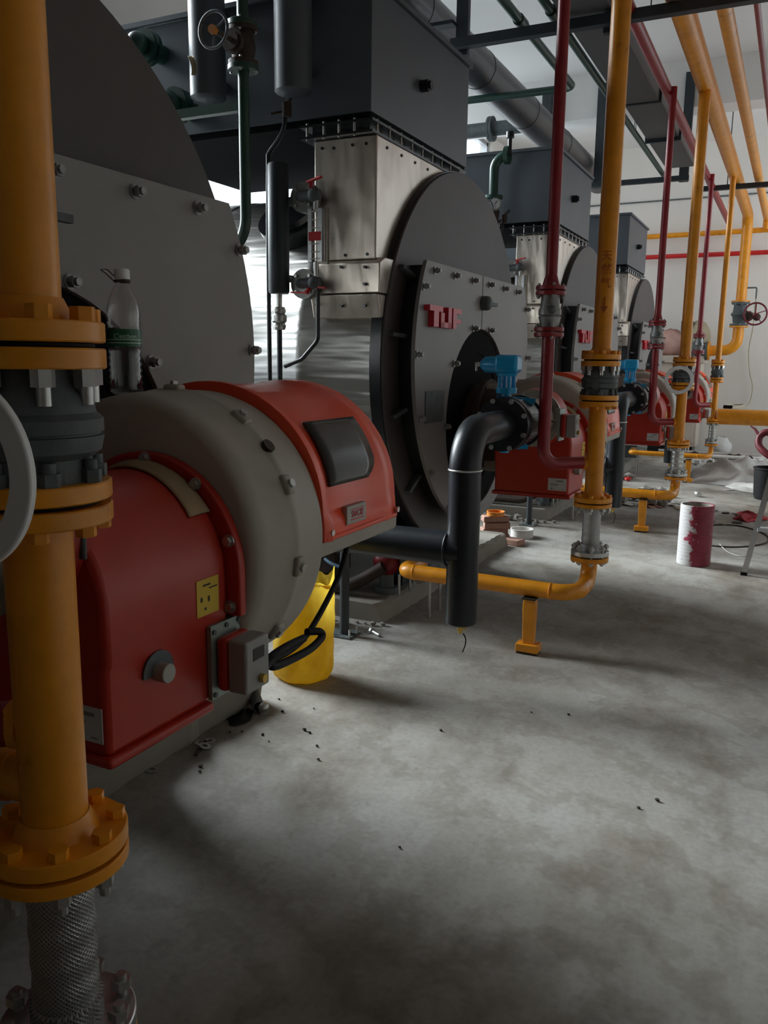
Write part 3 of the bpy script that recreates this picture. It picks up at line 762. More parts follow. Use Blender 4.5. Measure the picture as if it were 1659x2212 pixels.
def make_bv():
    t = thing('butterfly_valve', BV_LABEL[0], 'valve', (-1.30, 4.2, 1.05), 'blue geared butterfly valves')
    x, z = -1.30, 1.19
    MB().lathe([(0, .10), (0, .142), (.265, .142), (.265, .10)], (x, 4.068, z), (0, 1, 0), 48).build('body', 'black', t) if False else None
    MB().lathe([(0, .105), (0, .138), (.03, .138), (.03, .128), (.235, .128), (.235, .138), (.265, .138), (.265, .105), (0, .105)], (x, 4.068, z), (0, 1, 0), 48).build('body', 'black', t)
    for q in range(8):
        a = 2 * PI * (q + .5) / 8; px, pz = x + .134 * math.cos(a) * .93, z + .134 * math.sin(a) * .93
        MB().cyl((px, 4.008, pz), (px, 4.36, pz), .007, n=8).cyl((px, 4.006, pz), (px, 4.02, pz), .013, n=6).build('stud', 'dull_zinc', t)
    gx, gy = -1.365, 4.17
    MB().cyl((x - .03, gy, z + .12), (x - .03, gy, z + .16), .024, n=16).bar((x - .08, gy, z + .125), (x + .1, gy + .08, z + .11), .03).build('stem_boss', 'blue', t, merge=False)
    MB().cyl((x - .03, gy, z - .12), (x - .03, gy, z - .155), .024, n=16).bar((x - .08, gy, z - .128), (x + .08, gy + .06, z - .125), .022).build('stem_boss', 'blue', t, merge=False)
    MB().lathe([(0, 0), (0, .052), (.018, .055), (.03, .055), (.03, 0)], (x - .03, gy, z + .15), (0, 0, 1), 28).build('yoke_flange', 'blue', t)
    for q in range(4):
        a = 2 * PI * (q + .4) / 4
        MB().cyl((x - .03 + .038 * math.cos(a), gy + .038 * math.sin(a), z + .178), (x - .03 + .036 * math.cos(a), gy + .036 * math.sin(a), z + .245), .011, n=10).build('yoke_leg', 'blue', t)
    MB().lathe([(0, 0), (0, .05), (.012, .055), (.02, .05), (.02, 0)], (x - .03, gy, z + .238), (0, 0, 1), 28).build('yoke_flange', 'blue', t)
    MB().box(x - .085, x + .035, gy - .055, gy + .055, z + .255, z + .345).build('gearbox', 'blue', t, bevel=.018)
    MB().lathe([(0, 0), (0, .043), (.075, .040), (.10, .020), (.10, 0)], (x - .07, gy - .005, z + .295), (-1, 0, 0), 24).build('worm_housing', 'blue', t)
    MB().cyl((x - .165, gy - .005, z + .295), (x - .20, gy - .005, z + .295), .011, n=12).cyl((x - .195, gy - .005, z + .30), (x - .195, gy - .005, z + .262), .006, n=8).build('input_shaft', 'zinc', t)
    return t
bv0 = make_bv()
for k in (1,): dup(bv0, (0, k * S, 0), BV_LABEL[k])

# ================================================================ gas lines at each burner
GX, GY = -.90, 4.377
zA, zB, zC, zD = 1.514, 1.31, .78, .493
zC0 = zC
def flange_disc(z0, z1, r=.099, x=GX, y=GY):
    return MB().lathe([(0, 0), (0, r - .002), (.002, r), (z1 - z0 - .002, r), (z1 - z0, r - .002), (z1 - z0, 0)], (x, y, z0), (0, 0, 1), 48)
def bolts_v(t, z0, z1, R, n, ph=0, r=.009, x=GX, y=GY, mat='zinc', nut=.016, name='bolt'):
    for q in range(n):
        a = 2 * PI * q / n + ph; px, py = x + R * math.cos(a), y + R * math.sin(a)
        MB().cyl((px, py, z0), (px, py, z1), r, n=10).cyl((px, py, z0 + .008), (px, py, z0 + .008 + nut * .9), nut, n=6).cyl((px, py, z1 - .008 - nut * .9), (px, py, z1 - .008), nut, n=6).build(name, mat, t)
RISER_LABEL = ['thick nearest yellow gas riser along the left edge of the picture, dark orange in shade', 'yellow gas riser with red vertical writing and arrow, right of centre',
               'yellow gas riser coming down behind the white ring handle', 'farthest slim yellow gas riser, left of the wall']
def make_riser(k, r):
    oy = k * S; x, y = GX, GY + oy
    t = thing('gas_riser', RISER_LABEL[k + 1], 'pipe', (x, y, zA), 'yellow gas risers')
    MB().tube([(x, y, zA + .02), (x, y, 3.84)], r, 40).build('pipe', 'yellow', t)
    flange_disc(zA + .0035, zA + .03, x=x, y=y, r=.099 if k < 2 else .08).build('flange', 'yellow', t)
    MB().lathe([(0, r + .016), (.03, r + .002)], (x, y, zA + .03), (0, 0, 1), 40).build('weld_neck', 'yellow', t)
    R = .082 if k < 2 else .064
    for q in range(8):
        a = 2 * PI * (q + .35) / 8; px, py = x + R * math.cos(a), y + R * math.sin(a)
        MB().cyl((px, py, zA + .03), (px, py, zA + .048), .016, n=6).build('bolt_head', 'yellow', t)
    return t
for k in (-1, 0, 1, 2): 
    t = make_riser(k, .047 if k < 2 else .034)
    if k == 0:
        # red vertical writing and a down arrow on the side that faces the aisle
        d = Vector((.20, -1, 0)).normalized(); ux = Vector((1, .20, 0)).normalized()
        c = Vector((GX, GY, 0)) + d * .0482
        for ch, z in (('天', 2.02), ('然', 1.955), ('气', 1.89)):
            bm_ = lettering(ch, .055, c + Vector((0, 0, z)), ux, (0, 0, 1), .0006)
            if bm_.v: bm_.build('writing', 'ink_red', t, merge=False)
        p = c + d * .0005
        MB().obox(p + Vector((0, 0, 1.80)), (.008, .05, .001), (ux, (0, 0, 1), d)).add([p + Vector((0, 0, 1.745)), p + ux * .018 + Vector((0, 0, 1.78)), p - ux * .018 + Vector((0, 0, 1.78))], [(0, 1, 2)]).build('arrow', 'ink_red', t, merge=False)

VALVE_LABEL = ['grey cast valve on the nearest yellow riser, at the left edge, with white ring', 'grey cast valve between yellow flanges on the riser with red writing',
               'grey valve on the yellow riser behind the farther white ring', 'small dark valve on the farthest slim yellow riser']
def make_valve(k):
    oy = k * S; x, y = GX, GY + oy
    t = thing('gas_valve', VALVE_LABEL[k + 1], 'valve', (x, y, zB), 'grey gas valves on the yellow risers')
    f = .099 if k < 2 else .08; g = f / .099
    flange_disc(zA - .030, zA - .0035, f, x, y).build('flange', 'yellow', t)
    flange_disc(zA - .0035, zA + .0035, f * .86, x, y).build('gasket', 'gasket', t)
    flange_disc(zB + .0035, zB + .028, f, x, y).build('flange', 'yellow', t)
    flange_disc(zB - .0035, zB + .0035, f * .86, x, y).build('gasket', 'gasket', t)
    h = zA - zB
    MB().lathe([(0, 0), (0, .078 * g), (.03, .075 * g), (.04, .088 * g), (.058, .092 * g), (.06, .092 * g), (.061, .088 * g), (.064, .088 * g), (.065, .092 * g), (.082, .092 * g), (.09, .083 * g), (.11, .080 * g), (.125, .066 * g), (h - .058, .064 * g), (h - .058, 0)], (x, y, zB + .028), (0, 0, 1), 40).build('body', 'cast', t)
    for q in range(8):
        a = 2 * PI * (q + .35) / 8; px, py = x + .082 * g * math.cos(a), y + .082 * g * math.sin(a)
        MB().cyl((px, py, zA - .03), (px, py, zA - .052), .015, n=6).cyl((px, py, zA - .03), (px, py, zA - .075), .0095, n=10).build('bolt', 'cast' if k == 9 else 'galv', t)
        MB().cyl((px, py, zB + .028), (px, py, zB + .045), .015, n=6).cyl((px, py, zB + .028), (px, py, zB + .058), .0095, n=10).build('bolt', 'cast', t)
    if k in (-1, 1):
        c = Vector((-.921 + (.017 if k == -1 else 0), 4.258 + oy, 1.361))
        n = Vector((.12, -1, 0)).normalized()
        MB().ring(c - n * .006, c + n * .006, .092, .124, 72).build('ring_handle', 'white_plastic', t, 'white ring handle', bevel=.003)
        for s in (-1,):
            MB().bar(c + Vector((s * .098, 0, 0)), (x + s * .07, y - .03, 1.375), .012).build('ring_arm', 'cast', t)
    else:
        MB().cyl((x, y - .06, 1.39), (x, y - .10, 1.39), .02, n=12).build('stem', 'cast', t)
    return t
for k in (-1, 0, 1, 2): make_valve(k)

DROP_LABEL = ['yellow drop pipe below the nearest grey valve, dark red pipe entering from the left', 'yellow drop pipe joined by the dark red bent pipe, in front of the second burner',
              'yellow drop pipe under the farther white ring', 'yellow drop pipe where the floor-level gas pipe ends']
HOSE_LABEL = ['nearest braided steel hose at the bottom left corner', 'braided steel hose with studs above the yellow bend, right of centre',
              'shiny wrapped steel hose beneath the farther white ring pipe', 'farthest silver hose beside the white sack']
FEED_LABEL = {0: 'orange-yellow low gas pipe bending left behind the thick black pipe', 1: 'second low yellow gas pipe running left above the broken rubble', 2: 'farthest low yellow gas pipe near the plastic sheet'}
SUP_LABEL = {0: 'nearest short yellow stand under the low gas pipe', 1: 'yellow stand beside the rubble, left of the red and white pail', 2: 'farthest small yellow stand by the plastic sheet'}
for k in (-1, 0, 1, 2):
    oy = k * S; x, y = GX, GY + oy; f = .099 if k < 2 else .08; r = .0455 if k < 2 else .034
    zC = .803 if k == -1 else zC0
    t = thing('gas_drop_pipe', DROP_LABEL[k + 1], 'pipe', (x, y, zC), 'yellow drop pipes')
    MB().tube([(x, y, zC + .01), (x, y, zB - .01)], r, 40).build('pipe', 'yellow', t)
    flange_disc(zB - .028, zB - .0035, f, x, y).build('flange', 'yellow', t)
    flange_disc(zC + .0035, zC + .028, f, x, y).build('flange', 'yellow', t)
    MB().lathe([(0, r + .014), (.025, r + .001)], (x, y, zC + .028), (0, 0, 1), 40).build('weld_neck', 'yellow', t)
    for q in range(8):
        a = 2 * PI * (q + .1) / 8; px, py = x + f * .83 * math.cos(a), y + f * .83 * math.sin(a)
        MB().cyl((px, py, zC + .026), (px, py, zC + .042), .014, n=6).build('bolt_head', 'yellow', t)
        MB().cyl((px, py, zB - .028), (px, py, zB - .042), .014, n=6).build('bolt_head', 'yellow', t)
    MB().cyl((x - .03, y - .003, .985), (x - .056, y - .006, .985), .038, n=24).build('branch_socket', 'yellow', t)
    if k == -1:
        MB().cyl((x - .03, y, .895), (x - .115, y, .897), .034, n=28).lathe([(0, 0), (0, .038), (.008, .04), (.022, .04), (.026, .036), (.03, .04), (.05, .04), (.05, 0)], (x - .075, y, .896), (-1, 0, 0), 40).build('branch_flange', 'yellow', t)
    # flexible hose
    t = thing('flexible_hose', HOSE_LABEL[k + 1], 'hose', (x, y, zD), 'flexible steel gas hoses')
    hr = (.047, .047, .056, .045)[k + 1]
    flange_disc(zC - .0235, zC - .0035, f, x, y).build('flange', 'yellow', t)
    flange_disc(zC - .0035, zC + .0035, f * .86, x, y).build('gasket', 'gasket', t)
    prof = [(0, 0), (0, hr * 1.12), (.035, hr * 1.12), (.037, hr * .98)]
    L = zC - .0235 - zD - .028
    prof += [(.05 + (L - .1) * i / 16, hr * (1.0 + .02 * math.sin(i * 1.3))) for i in range(17)]
    prof += [(L - .037, hr * .98), (L - .035, hr * 1.1), (L, hr * 1.1), (L, 0)]
    MB().lathe(prof, (x, y, zD + .028), (0, 0, 1), 40).build('braid', 'braid' if k < 1 else 'zinc', t)
    flange_disc(zD + .0035, zD + .028, f, x, y).build('flange', 'galv', t)
    flange_disc(zD - .0035, zD + .0035, f * .86, x, y).build('gasket', 'gasket', t)
    bolts_v(t, zD - .045, zD + .062, f * .83, 8, .3, .008, x, y)
    for q in range(8):
        a = 2 * PI * (q + .1) / 8; px, py = x + f * .83 * math.cos(a), y + f * .83 * math.sin(a)
        MB().cyl((px, py, zC - .0235), (px, py, zC - .04), .014, n=6).cyl((px, py, zC - .0235), (px, py, zC - .055), .008, n=8).build('bolt', 'zinc', t)
    if k == 2: continue_feed = True
    # low feed pipe
    if k == -1:
        t = thing('gas_feed_pipe', 'orange flange and bend of the nearest low gas pipe, bottom left corner', 'pipe', (x, y, .2), 'yellow low gas pipes')
        flange_disc(zD - .028, zD - .0035, f, x, y).build('flange', 'yellow', t)
        MB().tube(fillet([(x, y, zD - .02), (x, y, .345), (x, y - .30, .345), (-1.9, y - .28, .345)], [.075, .09], 10), r, 24).build('pipe', 'yellow', t)
        continue
    t = thing('gas_feed_pipe', FEED_LABEL[k], 'pipe', (x - .5, y - .3, .3), 'yellow low gas pipes')
    flange_disc(zD - .028, zD - .0035, f, x, y).build('flange', 'yellow', t)
    MB().tube(fillet([(x, y, zD - .02), (x, y, .345), (x, y - .28, .345), (-1.87, y - .26, .345), (-1.87, y - .02, .345)], [.08, .11, .055], 12), r * .92, 28).build('pipe', 'yellow', t)
    MB().torus((x - .13, y - .28, .345), (1, 0, 0), r * .92, .004).build('weld_seam', 'yellow', t)
    MB().torus((-1.80, y - .261, .345), (1, 0, 0), r * .92, .004).build('weld_seam', 'yellow', t)
    MB().cyl((-1.87, y - .03, .345), (-1.87, y - .0, .345), .052, n=24).build('union', 'galv', t)
    s = thing('pipe_stand', SUP_LABEL[k], 'stand', (-1.13, y - .29, 0), 'yellow pipe stands')
    MB().prism([(-1.158, .295), (-1.102, .295), (-1.096, .27), (-1.102, .05), (-1.158, .05), (-1.164, .27)], 'y', y - .315, y - .265).build('post', 'yellow', s, bevel=.004)
    MB().box(-1.165, -1.095, y - .33, y - .25, .295, .302).build('saddle_plate', 'ink', s)
    MB().box(-1.19, -1.07, y - .33, y - .25, .012, .055).build('foot', 'yellow', s, bevel=.004)
    MB().box(-1.185, -1.075, y - .325, y - .255, 0, .014).build('foot_plate', 'rust', s)

# gas train on the floor at each burner (regulator dome, filter, dusty pipe)
TRAIN_LABEL = {0: ('dusty grey gas filter at the end of the low orange-yellow pipe', 'red dome regulator behind the orange-yellow pipe end', 'dusty dark pipe on the plinth leading to the red dome regulator'),
               1: ('gas filter behind the second low yellow pipe, white stand', 'red dome regulator in the dark gap under the second burner along', 'dusty dark pipe on the second plinth along'),
               2: ('white gas filter under the farthest burner', 'red dome regulator under the farthest burner', 'dusty dark pipe under the farthest burner')}
for k in (0, 1, 2):
    oy = k * S
    t = thing('gas_filter', TRAIN_LABEL[k][0], 'filter', (-1.92, 4.45 + oy, .11), 'gas filters on the plinths')
    MB().box(-2.03, -1.83, 4.40 + oy, 4.58 + oy, .24, .41).build('body', 'cast', t, bevel=.015)
    MB().box(-2.05, -1.81, 4.38 + oy, 4.60 + oy, .41, .428).build('cover', 'white_plastic', t, bevel=.003)
    for dx in (-.1, .1):
        for dy in (-.08, .08): MB().cyl((-1.93 + dx, 4.49 + dy + oy, .24), (-1.93 + dx, 4.49 + dy + oy, .0 if dx > 0 else .11), .009, n=10).build('leg', 'galv', t)
    MB().cyl((-1.87, 4.35 + oy, .345), (-1.87, 4.41 + oy, .345), .055, n=24).build('inlet_socket', 'cast', t)
    d = thing('regulator', TRAIN_LABEL[k][1], 'regulator', (-2.12, 4.42 + oy, .11), 'red regulators')
    MB().sphere((-2.12, 4.42 + oy, .30), .085, 24, (1, .8, 1)).build('dome', 'red_pipe', d)
    MB().cyl((-2.12, 4.42 + oy, .11), (-2.12, 4.42 + oy, .23), .045).cyl((-2.12, 4.42 + oy, .11), (-2.12, 4.42 + oy, .15), .07).build('body', 'cast', d, merge=False)
    p = MB().tube(smooth_path([(-2.08, 4.30 + oy, .30), (-2.2, 4.27 + oy, .22), (-2.3, 4.25 + oy, .175), (-2.45, 4.25 + oy, .17), (-2.9, 4.25 + oy, .17)], 6), .038, 20)
    tag(p.build('gas_train_pipe', 'rust'), TRAIN_LABEL[k][2], 'pipe', 'dusty pipes on the plinths')
o = MB().box(-2.62, -2.40, 4.28, 4.48, .22, .36).box(-2.63, -2.36, 4.26, 4.5, .36, .375).box(-2.55, -2.45, 4.32, 4.44, .13, .22)
tag(o.build('dust_covered_valve', 'rust', merge=False), 'boxy dark control valve with a flat dusty lid, left of the red dome', 'valve')
o = MB().tube(smooth_path([(-2.42, 4.2, .33), (-2.36, 4.17, .315), (-2.28, 4.16, .30)], 5), .012, 10)
tag(o.build('blue_lever', 'blue_dull'), 'small blue lever handle beside the black post', 'handle')
o = MB().tube(smooth_path([(-2.65, 3.95, .36), (-2.55, 3.92, .385), (-2.44, 3.93, .375)], 5), .012, 10).cyl((-2.6, 3.95, 0), (-2.6, 3.95, .36), .02)
tag(o.build('blue_lever', 'blue_dull', merge=False), 'blue lever handle left of the black post', 'handle')
o = MB().tube([(-2.75, 4.0, .20), (-2.28, 4.0, .20)], .045, 20).cyl((-2.36, 4.0, .20), (-2.33, 4.0, .20), .06).cyl((-2.6, 4.0, .155), (-2.6, 4.0, 0), .03)
tag(o.build('grey_floor_pipe', 'cast', merge=False), 'short grey pipe with a collar lying behind the black post', 'pipe')

# ---------------------------------------------------------------- dark red vent pipes
RX, RY = -1.13, 4.20
RED_LABEL = ['dark red vent pipe at the far left edge, entering the nearest yellow drop pipe', 'tall dark red vent pipe bending into the yellow pipe, in front of the second burner',
             'thin dark red vent pipe left of the farther white ring', 'thinnest dark red vent pipe beside the slim yellow riser']
RV_LABEL = ['silver valve on the nearest dark red vent pipe', 'silver valve between red flanges, upper right of the blue gearbox', 'silver valve between red flanges near the middle of the right side', 'small silver valve on the farthest dark red vent pipe']
def make_red(k):
    oy = k * S; y = RY + oy
    t = thing('vent_pipe', RED_LABEL[k + 1], 'pipe', (RX, y, .985), 'dark red vent pipes')
    MB().tube([(RX, y, 1.873 if k >= 0 else 1.64), (RX, y, 3.78)], .029, 28).build('upper_pipe', 'red_pipe', t)
    MB().tube(fillet([(RX, y, 1.64), (RX, y, .985), (-.95, GY - .006 + oy, .985)], .085, 12), .032, 28).build('lower_pipe', 'red_pipe', t)
    if k == -1: return t
    for z0, z1 in ((1.853, 1.873), (1.828, 1.848), (1.652, 1.672), (1.627, 1.647)):
        flange_disc(z0, z1, .074, RX, y).build('flange', 'red_pipe', t)
    MB().lathe([(0, .045), (.05, .03)], (RX, y, 1.873), (0, 0, 1), 28).build('weld_neck', 'red_pipe', t)
    v = thing('vent_valve', RV_LABEL[k + 1], 'valve', (RX, y, 1.672), 'silver valves on the red vent pipes')
    MB().lathe([(0, 0), (0, .045), (.03, .05), (.05, .056), (.056, .050), (.062, .056), (.085, .056), (.10, .048), (.156, .045), (.156, 0)], (RX, y, 1.672), (0, 0, 1), 28).build('body', 'dull_zinc', v)
    bolts_v(v, 1.81, 1.885, .060, 4, .5, .007, RX, y, nut=.012, mat='dull_zinc')
    bolts_v(v, 1.615, 1.69, .060, 4, .5, .007, RX, y, nut=.012, mat='dull_zinc')
    MB().sphere((RX + .02, y - .045, 1.755), .022, 12).build('stem_boss', 'cast', v)
for k in (-1, 0, 1, 2): make_red(k)

# ================================================================ level gauge, level column and feed pipe at the side of each boiler
LC_LABEL = {0: 'black vertical level column in front of the polished boiler shell', 1: 'dark level column beside the second visible gauge, behind the front plate', 2: 'farthest level column'}
def make_level_column(k):
    oy = k * S; x, y = -2.533, 3.9 + oy
    t = thing('level_column', LC_LABEL[k], 'level column', (x, y, 1.2), 'black level columns')
    MB().lathe([(0, 0), (0, .05), (.01, .056), (.65, .056), (.66, .05), (.66, 0)], (x, y, 1.845), (0, 0, 1), 32).build('vessel', 'frame_steel', t)
    MB().cyl((x, y, 1.76), (x, y, 1.85), .016).lathe([(0, 0), (0, .03), (.02, .036), (.035, .03), (.045, .04), (.075, .04), (.085, .03), (.10, .036), (.12, .03), (.12, 0)], (x, y, 1.655), (0, 0, 1), 12).build('ball_valve', 'zinc', t, merge=False)
    MB().cyl((x, y, 1.66), (x, y, .9), .014, n=14).build('drain_pipe', 'black', t)
    MB().tube(smooth_path([(x - .065, y, .9), (x - .066, y, 2.0), (x - .06, y, 2.50), (x - .055, y, 2.56), (x + .01, y - .01, 2.62), (x + .055, y - .02, 2.68), (x + .06, y - .02, 2.77), (x + .12, y - .04, 2.82)], 8), .012, 12).build('impulse_pipe', 'black', t)
    MB().cyl((x + .07, y - .02, 2.72), (x + .07, y - .02, 2.79), .024, n=12).bar((x + .06, y - .02, 2.75), (x - .01, y - .04, 2.74), .01).build('cock', 'rust', t, merge=False)
    MB().cyl((x, y, 2.33), (x + .02, y + .35, 2.33), .02).cyl((x, y, 1.93), (x + .02, y + .25, 1.93), .02).build('branch', 'black', t, merge=False)
for k in (0, 1): make_level_column(k)
LG_LABEL = {0: 'level gauge glass with red handles and red tag, left of the polished casing', 1: 'level gauge glass with red handle, right of the second front plate', 2: 'farthest level gauge glass'}
def make_gauge(k):
    oy = k * S; x, y = -2.302, 3.9 + oy
    t = thing('level_gauge', LG_LABEL[k], 'gauge', (x, y, 1.8), 'boiler level gauges')
    for z in (2.335, 1.895):
        b = MB().cyl((x - .10, y + .30, z), (x - .10, y + .03, z), .04).cyl((x - .10, y + .09, z), (x - .10, y + .065, z), .078, n=32).cyl((x - .10, y + .058, z), (x - .10, y + .035, z), .078, n=32)
        b.build('nozzle', 'dull_zinc', t, merge=False)
        for q in range(4):
            a = PI / 4 + q * PI / 2; MB().cyl((x - .10 + .058 * math.cos(a), y + .10, z + .058 * math.sin(a)), (x - .10 + .058 * math.cos(a), y + .02, z + .058 * math.sin(a)), .009, n=6).build('bolt', 'zinc', t)
        MB().cyl((x - .10, y, z), (x + .02, y, z), .026).sphere((x - .01, y, z), .038, 16).cyl((x - .10, y + .04, z), (x - .10, y, z), .026).build('cock', 'cast', t, merge=False)
    for s in (-1, 1): MB().box(x + s * .031 - .011, x + s * .031 + .011, y - .014, y + .012, 2.0, 2.265).build('side_bar', 'alum', t)
    MB().box(x + .044, x + .060, y + .012, y + .035, 1.99, 2.27).build('back_bar', 'dusty_galv', t)
    MB().cyl((x, y, 1.95), (x, y, 2.30), .009, n=12).build('glass_tube', 'pet', t)
    MB().cyl((x, y, 2.26), (x, y, 2.34), .014, n=12).build('packing_gland', 'galv', t)
    MB().cyl((x, y, 1.86), (x, y, 2.0), .014, n=12).build('packing_gland', 'galv', t)
    for z in (2.25, 2.21, 2.17, 2.09, 2.05, 2.015): MB().cyl((x - .03, y - .013, z), (x + .03, y - .013, z), .003, n=6).build('guard_wire', 'galv', t)
    MB().box(x - .036, x + .036, y - .02, y - .013, 2.105, 2.15).build('red_tag', 'red_plastic', t, 'small red tag', bevel=.003)
    MB().bar((x - .04, y - .02, 2.395), (x + .055, y - .045, 2.41), .022, .008).cyl((x - .03, y, 2.34), (x - .03, y, 2.40), .011).build('lever', 'red_plastic', t, 'red lever handle', merge=False)
    MB().bar((x - .02, y - .05, 1.84), (x - .12, y - .05, 1.845), .026, .008).cyl((x - .03, y - .05, 1.842), (x - .03, y, 1.875), .010).build('lever', 'red_plastic', t, 'red lever handle', merge=False)
    MB().bar((x + .03, y - .03, 1.868), (x + .075, y - .03, 1.865), .02, .008).build('lever', 'red_plastic', t, 'red lever handle')
    MB().tube(fillet([(x + .01, y, 1.87), (x + .01, y, 1.60), (x - .09, y, 1.50), (-2.50, y, 1.46)], .06, 6), .011, 12).build('drain_pipe', 'black', t)
for k in (0, 1): make_gauge(k)

FP_LABEL = {0: 'dark green feed pipe with valve, upper left beside the nearest front plate', 1: 'dark green bent feed pipe beside the farther handwheel'}
t = thing('feed_pipe', FP_LABEL[0], 'pipe', (-2.53, 3.6, 2.05))
MB().tube(fillet([(-2.53, 3.6, 3.9), (-2.53, 3.6, 2.06), (-2.95, 3.68, 1.98)], .16, 10), .027, 24).build('pipe', 'green', t)
for z0, z1 in ((3.06, 3.085), (2.865, 2.89)):
    flange_disc(z0, z1, .075, -2.53, 3.6).build('flange', 'green', t)
MB().box(-2.97, -2.55, 3.62, 3.66, 2.70, 2.745).build('bracket', 'green', t)
def make_gate(label, x, y, z, sc=1.0):
    v = thing('gate_valve', label, 'valve', (x, y, z - .1 * sc))
    MB().lathe([(0, 0), (0, .072), (.02, .072), (.02, .05), (.05, .055), (.085, .062), (.12, .055), (.15, .05), (.15, .072), (.17, .072), (.17, 0)], (x, y, z - .085), (0, 0, 1), 28).build('body', 'rust', v)
    bolts_v(v, z - .12, z - .055, .06, 4, .4, .006, x, y, nut=.011)
    bolts_v(v, z + .055, z + .12, .06, 4, .4, .006, x, y, nut=.011)
    MB().cyl((x, y, z), (x, y - .10, z), .04, n=20).cyl((x, y - .07, z), (x, y - .09, z), .055, n=20).cyl((x, y - .10, z), (x, y - .24, z), .012, n=12).build('bonnet', 'rust', v, merge=False)
    hw = MB().torus((x, y - .23, z), (0, 1, 0), .078, .0075, 44, 10)
    for q in range(3):
        a = .5 + q * 2 * PI / 3; hw.bar((x, y - .225, z), (x + .078 * math.cos(a), y - .23, z + .078 * math.sin(a)), .011, .008)
    hwo = hw.build('handwheel', 'cast', v, merge=False)
    MB().cyl((x, y - .22, z), (x, y - .245, z), .02, n=20).build('hub', 'orange', hwo, 'orange hub disc')
    return v
v = make_gate('gate valve with grey handwheel and paper tag on the green feed pipe', -2.53, 3.6, 2.975)
b = MB().grid(lambda a, c: (-2.68 + .028 * a + .02 * math.sin(c * 2.2), 3.37 + .012 * math.sin(a * 3), 2.885 - .085 * c), 4, 8)
tg = b.build('paper_tag', 'cream_sack', v, 'pale paper tag'); tg.modifiers.new('thickness', 'SOLIDIFY').thickness = .001

# second unit: green bend, flanged pipe and handwheel
t = thing('feed_pipe', FP_LABEL[1], 'pipe', (-2.45, 7.45, 2.6))
MB().tube(fillet([(-2.55, 7.40, 2.62), (-2.55, 7.40, 3.28), (-2.42, 7.42, 3.28)], .12, 10), .04, 20).build('pipe', 'green', t)
MB().cyl((-2.46, 7.42, 3.28), (-2.42, 7.42, 3.28), .075).build('flange', 'green', t)
MB().cyl((-2.55, 7.40, 2.92), (-2.55, 7.40, 2.945), .085).build('flange', 'green', t)
MB().cyl((-2.42, 7.42, 3.28), (-2.42, 7.42, 3.46), .018).cyl((-2.42, 7.42, 3.42), (-2.42, 7.42, 3.47), .035).build('vent_cock', 'black', t, merge=False)
v = make_gate('gate valve with wire-thin handwheel on the farther green feed pipe', -2.55, 7.40, 2.80)
t = thing('pressure_gauge', 'round white pressure gauge beside the farther handwheel', 'gauge', (-2.47, 7.24, 2.84))
MB().cyl((-2.47, 7.24, 2.84), (-2.46, 7.20, 2.84), .05, n=32).build('case', 'zinc', t)
MB().cyl((-2.46, 7.199, 2.84), (-2.459, 7.195, 2.84), .043, n=32).build('dial', 'gauge_face', t)
MB().bar((-2.459, 7.193, 2.84), (-2.44, 7.196, 2.865), .004).build('needle', 'ink', t)
MB().cyl((-2.47, 7.24, 2.84), (-2.52, 7.38, 2.84), .01, n=8).build('stem', 'brass', t)
t = thing('flanged_pipe', 'grey flanged pipe running left in front of the bright window', 'pipe', (-3.0, 9.3, 4.0))
MB().tube([(-4.85, 9.3, 4.02), (-2.75, 9.3, 4.02)], .075, 24).build('pipe', 'cast', t)
MB().cyl((-3.28, 9.3, 4.02), (-3.255, 9.3, 4.02), .13).cyl((-3.25, 9.3, 4.02), (-3.225, 9.3, 4.02), .13).build('flange', 'cast', t, merge=False)

# ================================================================ overhead pipes
def pipe_thing(name, label, pts, r, mat, cat='pipe', rad=None, n=28, group=None, extras=()):
    P = fillet(pts, rad, 12) if rad else pts
    o = MB().tube(P, r, n)
    for e in extras: e(o)
    return tag(o.build(name, mat, base=pts[0], merge=False), label, cat, group)
# main yellow header
t = thing('gas_header', 'thick yellow gas header pipe running under the ceiling to the back wall', 'pipe', (-.9, 6, 3.84))
MB().tube(fillet([(-.9, -1.2, 3.84), (-.9, 15.0, 3.84), (-.9, 15.0, 2.50)], .24, 14), .08, 36).build('pipe', 'yellow', t)
MB().lathe([(0, .14), (0, .08)] and [(0, 0), (0, .145), (.025, .145), (.025, 0)], (-.9, 15.0, 2.495), (0, 0, 1), 32).build('flange', 'yellow', t)
pipe_thing('gas_pipe', 'second yellow ceiling pipe, thinner, right of the thick yellow header', [(-.64, -1.2, 3.83), (-.64, 15.35, 3.83), (-.64, 15.35, 3.66)], .052, 'yellow', rad=.08)
pipe_thing('gas_pipe', 'yellow pipe running level along the white back wall', [(-4.6, 15.4, 3.62), (-.6, 15.4, 3.66)], .042, 'yellow')
pipe_thing('vent_header', 'dark red header pipe under the ceiling beside the grey duct', [(-1.18, -1.2, 3.78), (-1.18, 15.1, 3.74)], .042, 'red_pipe')
pipe_thing('fire_pipe', 'red pipe running level along the white back wall', [(-4.6, 15.42, 3.3), (-.55, 15.42, 3.31)], .038, 'red_plastic', extras=(lambda b: b.cyl((-.56, 15.42, 3.31), (-.5, 15.42, 3.31), .05),))
pipe_thing('thin_red_pipe', 'thin dark red pipe at the top right corner under the ceiling', [(-.45, -1.0, 3.86), (-.45, 12.0, 3.86)], .021, 'red_pipe')
pipe_thing('steam_pipe', 'thick aluminium-clad steam pipe running diagonally above the economisers', [(-2.77, -1.2, 4.05), (-2.77, 12.6, 4.05)], .168, 'steam', n=56,
           extras=[(lambda y: (lambda b: b.cyl((-2.77, y, 4.05), (-2.77, y + .03, 4.05), .172, n=56)))(yy) for yy in (.5, 1.9, 3.3, 4.7, 6.1, 7.5, 8.9, 10.3)])
